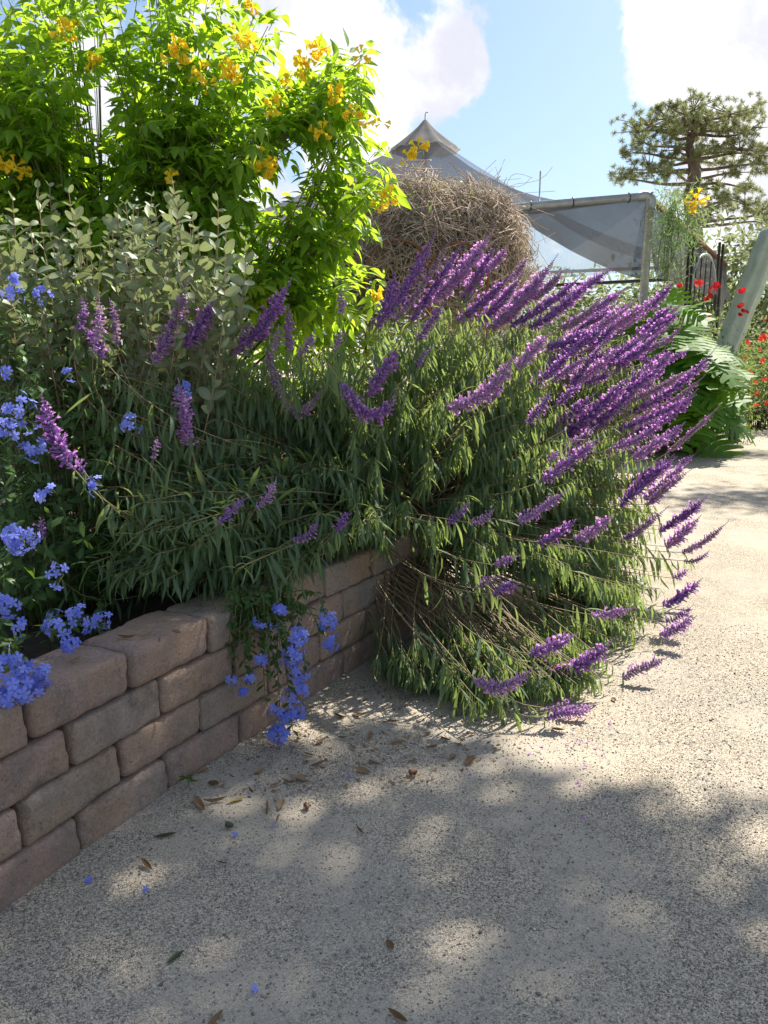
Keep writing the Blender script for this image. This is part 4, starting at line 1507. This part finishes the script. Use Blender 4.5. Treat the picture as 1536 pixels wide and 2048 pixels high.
rose = shrub('rose_bush', 'rose bush with red blooms at the foot of the iron arbor', 1405, 14.0, 2.05, .62, 1900, .075, M_ROSEL, group=None, singles=40)
blooms(rose, [(1397, 568, 13.5, 1.3), (1432, 572, 13.5, 1.1), (1425, 580, 13.4, 1.0), (1360, 572, 13.5, 1), (1412, 600, 13.4, .9), (1420, 592, 13.4, .9), (1372, 640, 13.4, .6), (1420, 632, 13.4, .6)], M_RED, .075, 20)
rose2 = shrub('rose_bush', 'rose bush with red blooms in front of the leaning cactus', 1470, 13.3, 1.75, .35, 900, .07, M_ROSEL, singles=30)
blooms(rose2, [(1484, 583, 12.9, 1.1), (1482, 612, 12.9, 1.1), (1486, 622, 12.9, .8), (1480, 630, 12.9, .7), (1494, 624, 12.9, .6)], M_RED, .07, 30)
coral = shrub('coral_bush', 'loose green bush dotted with coral-red flowers beside the path', 1515, 15.6, 1.55, 1.0, 3000, .09, M_ROSEL, singles=60)
blooms(coral, [(1495, 685, 14.8, 1), (1499, 698, 14.8, 1), (1492, 715, 14.8, 1), (1486, 722, 14.8, .9), (1527, 676, 14.8, 1.6), (1480, 723, 14.8, .8), (1526, 722, 14.8, 1), (1515, 787, 14.6, 1.1), (1512, 812, 14.6, 1.1), (1534, 806, 14.6, 1.1),
                (1500, 745, 14.7, .9), (1510, 765, 14.7, .9), (1488, 812, 14.7, .7), (1520, 700, 14.8, .8), (1530, 760, 14.7, .9), (1478, 700, 14.8, .6), (1468, 690, 14.8, .7), (1530, 640, 14.8, .6)], M_ORED, .06, 40)

# brick edging at the end of the path
edge = thing('brick_edging', (*G(1490, 832)[:2], 0), 'strip of red bricks edging the far end of the sandy path', 'edging')
e0, e1_ = G(1440, 842), G(1600, 826)
tdir = nrm(e1_ - e0)
for i in range(14):
    c = e0 + tdir * (i * .235)
    V, F = box_vf(0, 0, .015, .215, .10, .07)
    ang = math.atan2(tdir[1], tdir[0])
    rot = np.array([[math.cos(ang), -math.sin(ang), 0], [math.sin(ang), math.cos(ang), 0], [0, 0, 1]])
    mesh_obj('brick', V @ rot.T + c, F, M_BRICK, edge)

# pine
PD = 40.0
pb = P(1388, 600, PD)
pb[2] = 0
pine = thing('pine_tree', pb, 'tall open-crowned pine tree standing beyond the shade tent', 'tree')
tl = np.array([pb, P(1390, 470, PD), P(1382, 400, PD), P(1390, 340, PD), P(1378, 290, PD + .5), P(1395, 240, PD), P(1400, 215, PD)])
tl[0][0] = tl[1][0]
tube_obj('trunk', tl, [.48, .40, .34, .30, .20, .12, .05], M_PBARK, pine, 9)
PADS = [(1320, 262, 26), (1405, 300, 20), (1290, 285, 16), (1370, 240, 30), (1505, 255, 24), (1445, 320, 18), (1325, 322, 18), (1500, 375, 24), (1300, 252, 42), (1335, 238, 38), (1275, 262, 24), (1385, 222, 42), (1420, 238, 34), (1460, 228, 36), (1495, 226, 32), (1265, 340, 26), (1300, 338, 34), (1335, 345, 24), (1245, 356, 16), (1350, 300, 20), (1440, 292, 28), (1480, 300, 38),
        (1515, 312, 34), (1535, 296, 26), (1470, 345, 24), (1430, 375, 26), (1455, 400, 32), (1490, 405, 32), (1520, 425, 30), (1545, 440, 34), (1420, 430, 20), (1360, 262, 26), (1455, 262, 26), (1345, 212, 14), (1560, 330, 30), (1400, 262, 24), (1258, 305, 12), (1385, 385, 22)]
brs, brr = [], []
lv = Leaves()
for px, py, r in PADS:
    c = P(px, py, PD + random.uniform(-1.6, 1.6))
    rw = r / FPX * PD
    s = tl[2] + (tl[5] - tl[2]) * min(1, max(0, (420 - py) / 200 - .12))
    j = np.clip((c[2] - .8 - tl[1][2]) / (tl[6][2] - tl[1][2]), 0.05, .95) * 5 + 1
    a = min(int(j), 5)
    s = tl[a] + (tl[a + 1] - tl[a]) * (j - a)
    brs.append(bezier(s, s + (c - s) * .35 + RNG.normal(0, .22, 3), s + (c - s) * .7 + RNG.normal(0, .25, 3), c + [0, 0, -.15 * rw], 10)[0])
    brr.append(np.linspace(.10, .02, 10))
    for _ in range(int(10 + rw * rw * 32)):
        cp = c + RNG.normal(0, .72, 3) * [rw, rw, rw * .55]
        k = 60
        dd = nrm(RNG.normal(0, 1, (k, 3)) + [0, 0, .25])
        lv.add(cp + dd * .02, dd, RNG.normal(0, 1, (k, 3)), RNG.uniform(.13, .23, k), 1)
        if random.random() < .35:
            brs.append(bezier(c, c + (cp - c) * .3, c + (cp - c) * .7, cp, 10)[0])
            brr.append(np.linspace(.03, .012, 10))
NEEDLE = [strip_leaf(.10, (.6, 1, .1), .1, .3)]
lv.build(pine, M_PINE, NEEDLE, 0, rest='crown')
V, F = tubes(np.array(brs), np.array(brr), 5)
mesh_obj('branch_tangle', V, F, M_PBARK, pine, 'stuff')

# ================================================================== the oak whose crown shades the near path (stands outside the picture)
OB = np.array([9.2, 5.6, 0.0])
oak = thing('shade_oak', OB, 'broad oak overhanging the path and throwing dappled shade', 'tree')


def shade_edge(x):
    return np.interp(x, [-6, -1.5, -1.0, -.65, -.2, .25, .7, 1.6, 4], [3.7, 3.6, 3.3, 3.02, 3.2, 3.3, 2.86, 2.68, 2.62])


tot = []
while sum(len(t) for t in tot) < 30000:
    g = RNG.uniform([-4.2, -2.2], [4.6, 4.1], (20000, 2))
    e = shade_edge(g[:, 0]) - g[:, 1] + np.array([(.34 if a > .5 else .15) * mnoise.noise((a * 1.7, b * 1.7, 7.7)) + .14 * mnoise.noise((a * 5, b * 5, 2.2)) for a, b in g])
    den = np.clip(e / .16, 0, 1) * np.clip((g[:, 0] + 1.95 + .3 * np.sin(g[:, 1] * 5)) / .3, 0, 1)
    nz = np.array([mnoise.noise((a * 3.6, b * 3.6, 4.4)) + .55 * mnoise.noise((a * 7.5, b * 7.5, 9.1)) for a, b in g])
    band = np.exp(-((g[:, 1] - 2.58 + .06 * g[:, 0]) / .22) ** 2) * (g[:, 0] > -1.0) * .30
    keep = (RNG.random(len(g)) < den) & (nz > -.62 + .5 * band + .45 * np.clip(1 - e / .4, 0, 1))
    tot.append(g[keep])
g = np.vstack(tot)[:30000]
FLECKS = [(845, 1672, .10), (660, 1735, .10), (700, 1748, .08), (870, 1765, .06), (640, 1800, .06), (910, 1880, .08), (920, 1918, .07), (1015, 1683, .06), (1110, 1830, .06), (1190, 1830, .06), (1290, 1790, .09), (1330, 1810, .07),
          (1450, 1775, .06), (1480, 1720, .07), (830, 1610, .06), (650, 1610, .08), (560, 1625, .10), (460, 1622, .11), (790, 1550, .13), (860, 1560, .10), (180, 1790, .10), (240, 1770, .09), (160, 1920, .08), (420, 1840, .06),
          (1060, 2010, .07), (1120, 2022, .05), (560, 1690, .05), (990, 1590, .07), (1050, 1605, .08), (1200, 1655, .08), (1180, 1600, .09), (1330, 1640, .12), (1410, 1600, .12), (350, 1700, .06), (385, 1655, .06), (630, 1505, .06),
          (720, 1600, .08), (900, 1620, .06), (520, 1840, .06), (860, 1985, .06), (300, 1990, .07), (1400, 1900, .05), (700, 1940, .05), (330, 1590, .05), (70, 1850, .06), (1270, 1565, .10), (1480, 1560, .12)]
for px, py, r in FLECKS:                 # gaps in the crown: each lets one sun fleck through
    c = G(px, py)[:2]
    r *= .8
    dd_ = np.linalg.norm(g - c, axis=1)
    g = g[(dd_ > r * .95) | (RNG.random(len(g)) < .04)]
ex = np.vstack([RNG.normal((3.9, 8.3), (.5, .35), (700, 2)), RNG.normal((5.3, 11.8), (.8, .25), (600, 2)), RNG.normal((5.2, 8.4), (.5, .5), (700, 2))])
g = np.vstack([g, ex])
t = RNG.uniform(11.5, 15.5, len(g))
pos = np.hstack([g, np.zeros((len(g), 1))]) + SUN[None] * t[:, None]
lv = Leaves()
lv.add(pos, RNG.normal(0, 1, pos.shape) * [1, 1, .5], RNG.normal(0, .55, pos.shape) + SUN, RNG.uniform(.10, .17, len(pos)), 1)
lv.build(oak, M_OAK, CHIP, 0, rest='crown')
tube_obj('trunk', bezier(OB, OB + [.1, 0, 2], OB + [-.3, .2, 4.5], OB + [-.8, .3, 7.0], 14)[0], np.linspace(.42, .24, 14), M_BARK, oak, 12)
inner_pts = pos[np.where((g[:, 1] < 1.9) & (g[:, 1] > -2))[0]]
for i in range(20):
    e = inner_pts[RNG.integers(0, len(inner_pts))] if i < 18 else pos[-300 - 1100 * (i - 18)]
    s = OB + np.array([-.5, .25, random.uniform(4.5, 7.0)])
    tube_obj('limb', bezier(s, s + (e - s) * [.3, .3, .5], s + (e - s) * .75, e, 12)[0], np.linspace(.13, .015, 12), M_BARK, oak, 6)

# ================================================================== small things on the ground
def curl_leaf(L, w, curl, bend):
    V, F = [], []
    k = 7
    for i in range(k):
        y = i / (k - 1)
        hw = w * math.sin(math.pi * (y * .94 + .03)) ** .8
        for s in (-1, -.5, 0, .5, 1):
            a = s * curl
            x = hw * math.sin(a) / max(curl, .01)
            z = hw * (1 - math.cos(a)) / max(curl, .01) + bend * (y - .5) ** 2 * 4
            V.append((x, (y - .5) * 1.0, z))
    F = [(i * 5 + j, i * 5 + j + 1, i * 5 + 6 + j, i * 5 + 5 + j) for i in range(k - 1) for j in range(4)]
    return np.array(V) * L, np.array(F)


LM = []
for i, (w, c, b) in enumerate(((.2, 1.6, .10), (.16, 2.2, .18), (.24, 1.0, .06), (.18, 2.6, .12))):
    V, F = curl_leaf(1, w, c, b)
    for v in (.05, .55, .95):
        LM.append(raw_mesh('dry_leaf', V, F, M_DRYL, vary=np.full(len(V), v), lu=np.ones(len(V)), smooth=True))
M_GREENL = leaf_mat('fallen green leaf', (.05, .07, .025), (.07, .09, .03), (.1, .14, .03), .2, .45, .3)
M_YELL = leaf_mat('yellowing leaf', (.35, .24, .05), (.40, .28, .07), (.4, .3, .05), .2, .5, .3)
LGREEN = raw_mesh('fallen_leaf', *curl_leaf(1, .14, .6, .03), M_GREENL, vary=np.full(35, .4), lu=np.ones(35), smooth=True)
LYEL = raw_mesh('fallen_leaf', *curl_leaf(1, .17, .8, .08), M_YELL, vary=np.full(35, .4), lu=np.ones(35), smooth=True)


def gpos(px, py, lift=.004):
    q = G(px, py)
    q[2] = ground_z(q[0], q[1]) + lift
    return q


def lay(name, me, px, py, size, rot, label, cat, group=None, tilt=.15, lift=.004):
    o = put(name, me)
    o.location = tuple(gpos(px, py, lift))
    o.rotation_euler = (random.uniform(-tilt, tilt), random.uniform(-tilt, tilt), rot)
    o.scale = [size] * 3
    return tag(o, label, cat, group)


lay('fallen_leaf', LGREEN, 330, 1672, .075, -1.4, 'dark green fallen leaf on the gravel near the wall foot', 'leaf')
lay('fallen_leaf', LGREEN, 350, 1915, .06, -.6, 'dark green fallen leaf on open grey gravel', 'leaf')
lay('fallen_leaf', LYEL, 472, 1603, .06, -1.1, 'yellowing fallen leaf among brown leaves near the wall foot', 'leaf')
lay('dry_leaf', LM[2], 398, 1612, .10, .6, 'large curled brown leaf beside the wall foot', 'leaf')
lay('dry_leaf', LM[4], 430, 1605, .085, 1.9, 'pale brown curled leaf touching the yellowing leaf', 'leaf')
lay('dry_leaf', LM[9], 720, 1665, .055, .5, 'small brown leaf alone on shaded gravel below the bush', 'leaf')
lay('dry_leaf', LM[6], 780, 1893, .045, .4, 'small tan leaf alone on the open grey gravel', 'leaf')
lay('dry_leaf', LM[0], 795, 2038, .06, .9, 'rusty brown leaf on gravel in the tree shade', 'leaf', 'lone brown leaves on the grey gravel')
lay('dry_leaf', LM[1], 430, 2042, .06, -.5, 'rusty brown leaf on gravel in the tree shade', 'leaf', 'lone brown leaves on the grey gravel')
GL, GC = 'curled dry leaf lying in the litter between wall foot and salvia', 'dry leaves along the wall foot and under the salvia'
for px, py in [(530, 1622), (560, 1612), (440, 1728), (290, 1735), (500, 1590), (385, 1560), (425, 1575), (520, 1545), (600, 1560), (680, 1480), (700, 1500), (740, 1480), (650, 1460), (800, 1490), (860, 1500), (560, 1640), (470, 1560), (755, 1530), (730, 1545),
               (900, 1520), (920, 1490), (620, 1510), (850, 1470), (680, 1440), (780, 1450), (640, 1530), (575, 1570), (885, 1480), (830, 1552), (810, 1562), (935, 1530), (545, 1575), (410, 1550), (1120, 1465), (1230, 1400), (950, 1470), (720, 1430), (600, 1480), (640, 1490), (700, 1460)]:
    lay('dry_leaf', random.choice(LM), px + random.uniform(-6, 6), py + random.uniform(-5, 5), random.uniform(.035, .075), random.uniform(0, 6), GL, 'leaf', GC, .3, .006)
for px, py in [(292, 1274), (318, 1284), (150, 1324), (255, 1277), (352, 1266)]:
    o = lay('dry_leaf', random.choice(LM), 700, 1500, random.uniform(.05, .08), random.uniform(0, 6), 'curled dry leaf resting on top of the block wall', 'leaf', 'dry leaves on top of the block wall', .15)
    q = G(px, py, .582)
    o.location = (q[0], q[1], .584)
# acorns
def acorn_mesh(mat):
    V, F = [], []
    prof = [(-.5, .05), (-.42, .2), (-.1, .33), (.25, .34), (.3, .40), (.48, .36), (.58, .1), (.66, .04)]
    for y, r in prof:
        for i in range(9):
            a = i * 2 * math.pi / 9
            V.append((r * math.cos(a), y, r * math.sin(a) + .35))
    F = [(j * 9 + i, j * 9 + (i + 1) % 9, j * 9 + 9 + (i + 1) % 9, j * 9 + 9 + i) for j in range(len(prof) - 1) for i in range(9)]
    return raw_mesh('acorn', np.array(V), np.array(F), mat, smooth=True)


M_AC1 = plain_mat('acorn brown', (.20, .09, .04), .5, .3, 40)
M_AC2 = plain_mat('acorn green', (.07, .08, .03), .5, .3, 40)
lay('acorn', acorn_mesh(M_AC1), 614, 1620, .028, .3, 'brown acorn lying open end up on sunlit sand', 'acorn', tilt=.1)
lay('acorn', acorn_mesh(M_AC2), 460, 1657, .028, 1.2, 'dark green acorn on the gravel near the wall', 'acorn', tilt=.1)
lay('acorn', acorn_mesh(M_AC1), 826, 1551, .03, 2.0, 'reddish acorn in a sunny patch below the bush', 'acorn', tilt=.1)
BLAB, BGRP = 'single fallen blue blossom lying on the gravel', 'fallen blue blossoms on the gravel'
for i, (px, py) in enumerate([(178, 1766), (291, 1784), (470, 1673), (697, 1557), (545, 1656), (510, 1983)]):
    lay('fallen_blossom', FLOW[i % 2], px, py, .013, i, BLAB, 'blossom', BGRP, .9, .012)
PET = raw_mesh('fallen_petal', *curl_leaf(1, .3, .9, .05), M_CORO, vary=np.full(35, .3))
for px, py in [(1175, 1488), (1135, 1492), (1160, 1490), (1190, 1500), (1018, 1527), (1170, 1537), (1095, 1560), (1155, 1568), (1160, 1573), (1060, 1508), (1085, 1494), (1165, 1640), (1220, 1450), (700, 1350), (760, 1355), (1070, 1470), (1205, 1512), (940, 1550)]:
    lay('fallen_petal', PET, px, py, .018, random.uniform(0, 6), 'tiny fallen purple petal on the sand in front of the salvia', 'petal', 'fallen purple petals in front of the salvia', .2, .004)
# litter crumbs too small to count, and grit
lv = Leaves()
q = sample_poly([(470, 1500), (620, 1405), (760, 1360), (960, 1400), (1080, 1440), (1060, 1500), (900, 1560), (600, 1600), (430, 1590)], 420)
pos = np.array([gpos(a, b, .004) for a, b in q])
lv.add(pos, RNG.normal(0, 1, pos.shape) * [1, 1, .15], RNG.normal(0, .3, pos.shape) + [0, 0, 1], RNG.uniform(.008, .03, len(pos)), 1)
lit = thing('leaf_litter', gpos(700, 1480, 0), 'crumbled leaf litter', 'litter')
lit['kind'] = 'stuff'
lv.build(lit, M_DRYL, CHIP, 0, rest='crumbs')
m = 60000
g = np.stack([RNG.uniform(-1.5, 2.2, m), 1.25 + RNG.random(m) ** 1.5 * 3.2], 1)
wp = WALL
okk = np.array([not (x < np.interp(y, wp[:, 1], wp[:, 0]) + .01) for x, y in g])
g = g[okk]
m = len(g)
OC = np.array([(1, 0, 0), (-1, 0, 0), (0, 1, 0), (0, -1, 0), (0, 0, 1), (0, 0, -1)], float)
OF = np.array([(0, 2, 4), (2, 1, 4), (1, 3, 4), (3, 0, 4), (2, 0, 5), (1, 2, 5), (3, 1, 5), (0, 3, 5)])
sz = np.exp(RNG.normal(math.log(.0026), .33, m))
rot = frames(RNG.normal(0, 1, (m, 3)), RNG.normal(0, 1, (m, 3)))
W = np.einsum('mij,mnj->mni', rot, OC[None] * RNG.uniform(.6, 1.3, (m, 6, 1))) * sz[:, None, None] * [1, 1, .75]
cz = np.array([ground_z(x, y) for x, y in g])
W += np.stack([g[:, 0], g[:, 1], cz + sz * .35], 1)[:, None]
tag(mesh_obj('gravel', W.reshape(-1, 3), (OF[None] + (np.arange(m) * 6)[:, None, None]).reshape(-1, 3), M_GRIT, vary=np.repeat(RNG.random(m), 6)), kind='stuff')

# seedling at the wall foot
sb = gpos(376, 1575, 0)
seed = thing('seedling', sb, 'tiny green seedling sprouting at the foot of the block wall', 'seedling')
tube_obj('stem', [sb, sb + [.004, 0, .02], sb + [.0, -.005, .045]], .0016, M_STEMG, seed, 5)
V, F, lu = OBOV[1]
for i in range(5):
    a = i * 1.35
    fr = frames(np.array([[math.cos(a), math.sin(a), .35]]), np.array([[0, 0, 1.0]]))[0] * .04
    o = mesh_obj('leaf', V @ fr.T + sb + [0, -.004, .025 + .005 * i], F, M_PLUMB, seed, vary=np.full(len(V), .8), lu=lu)
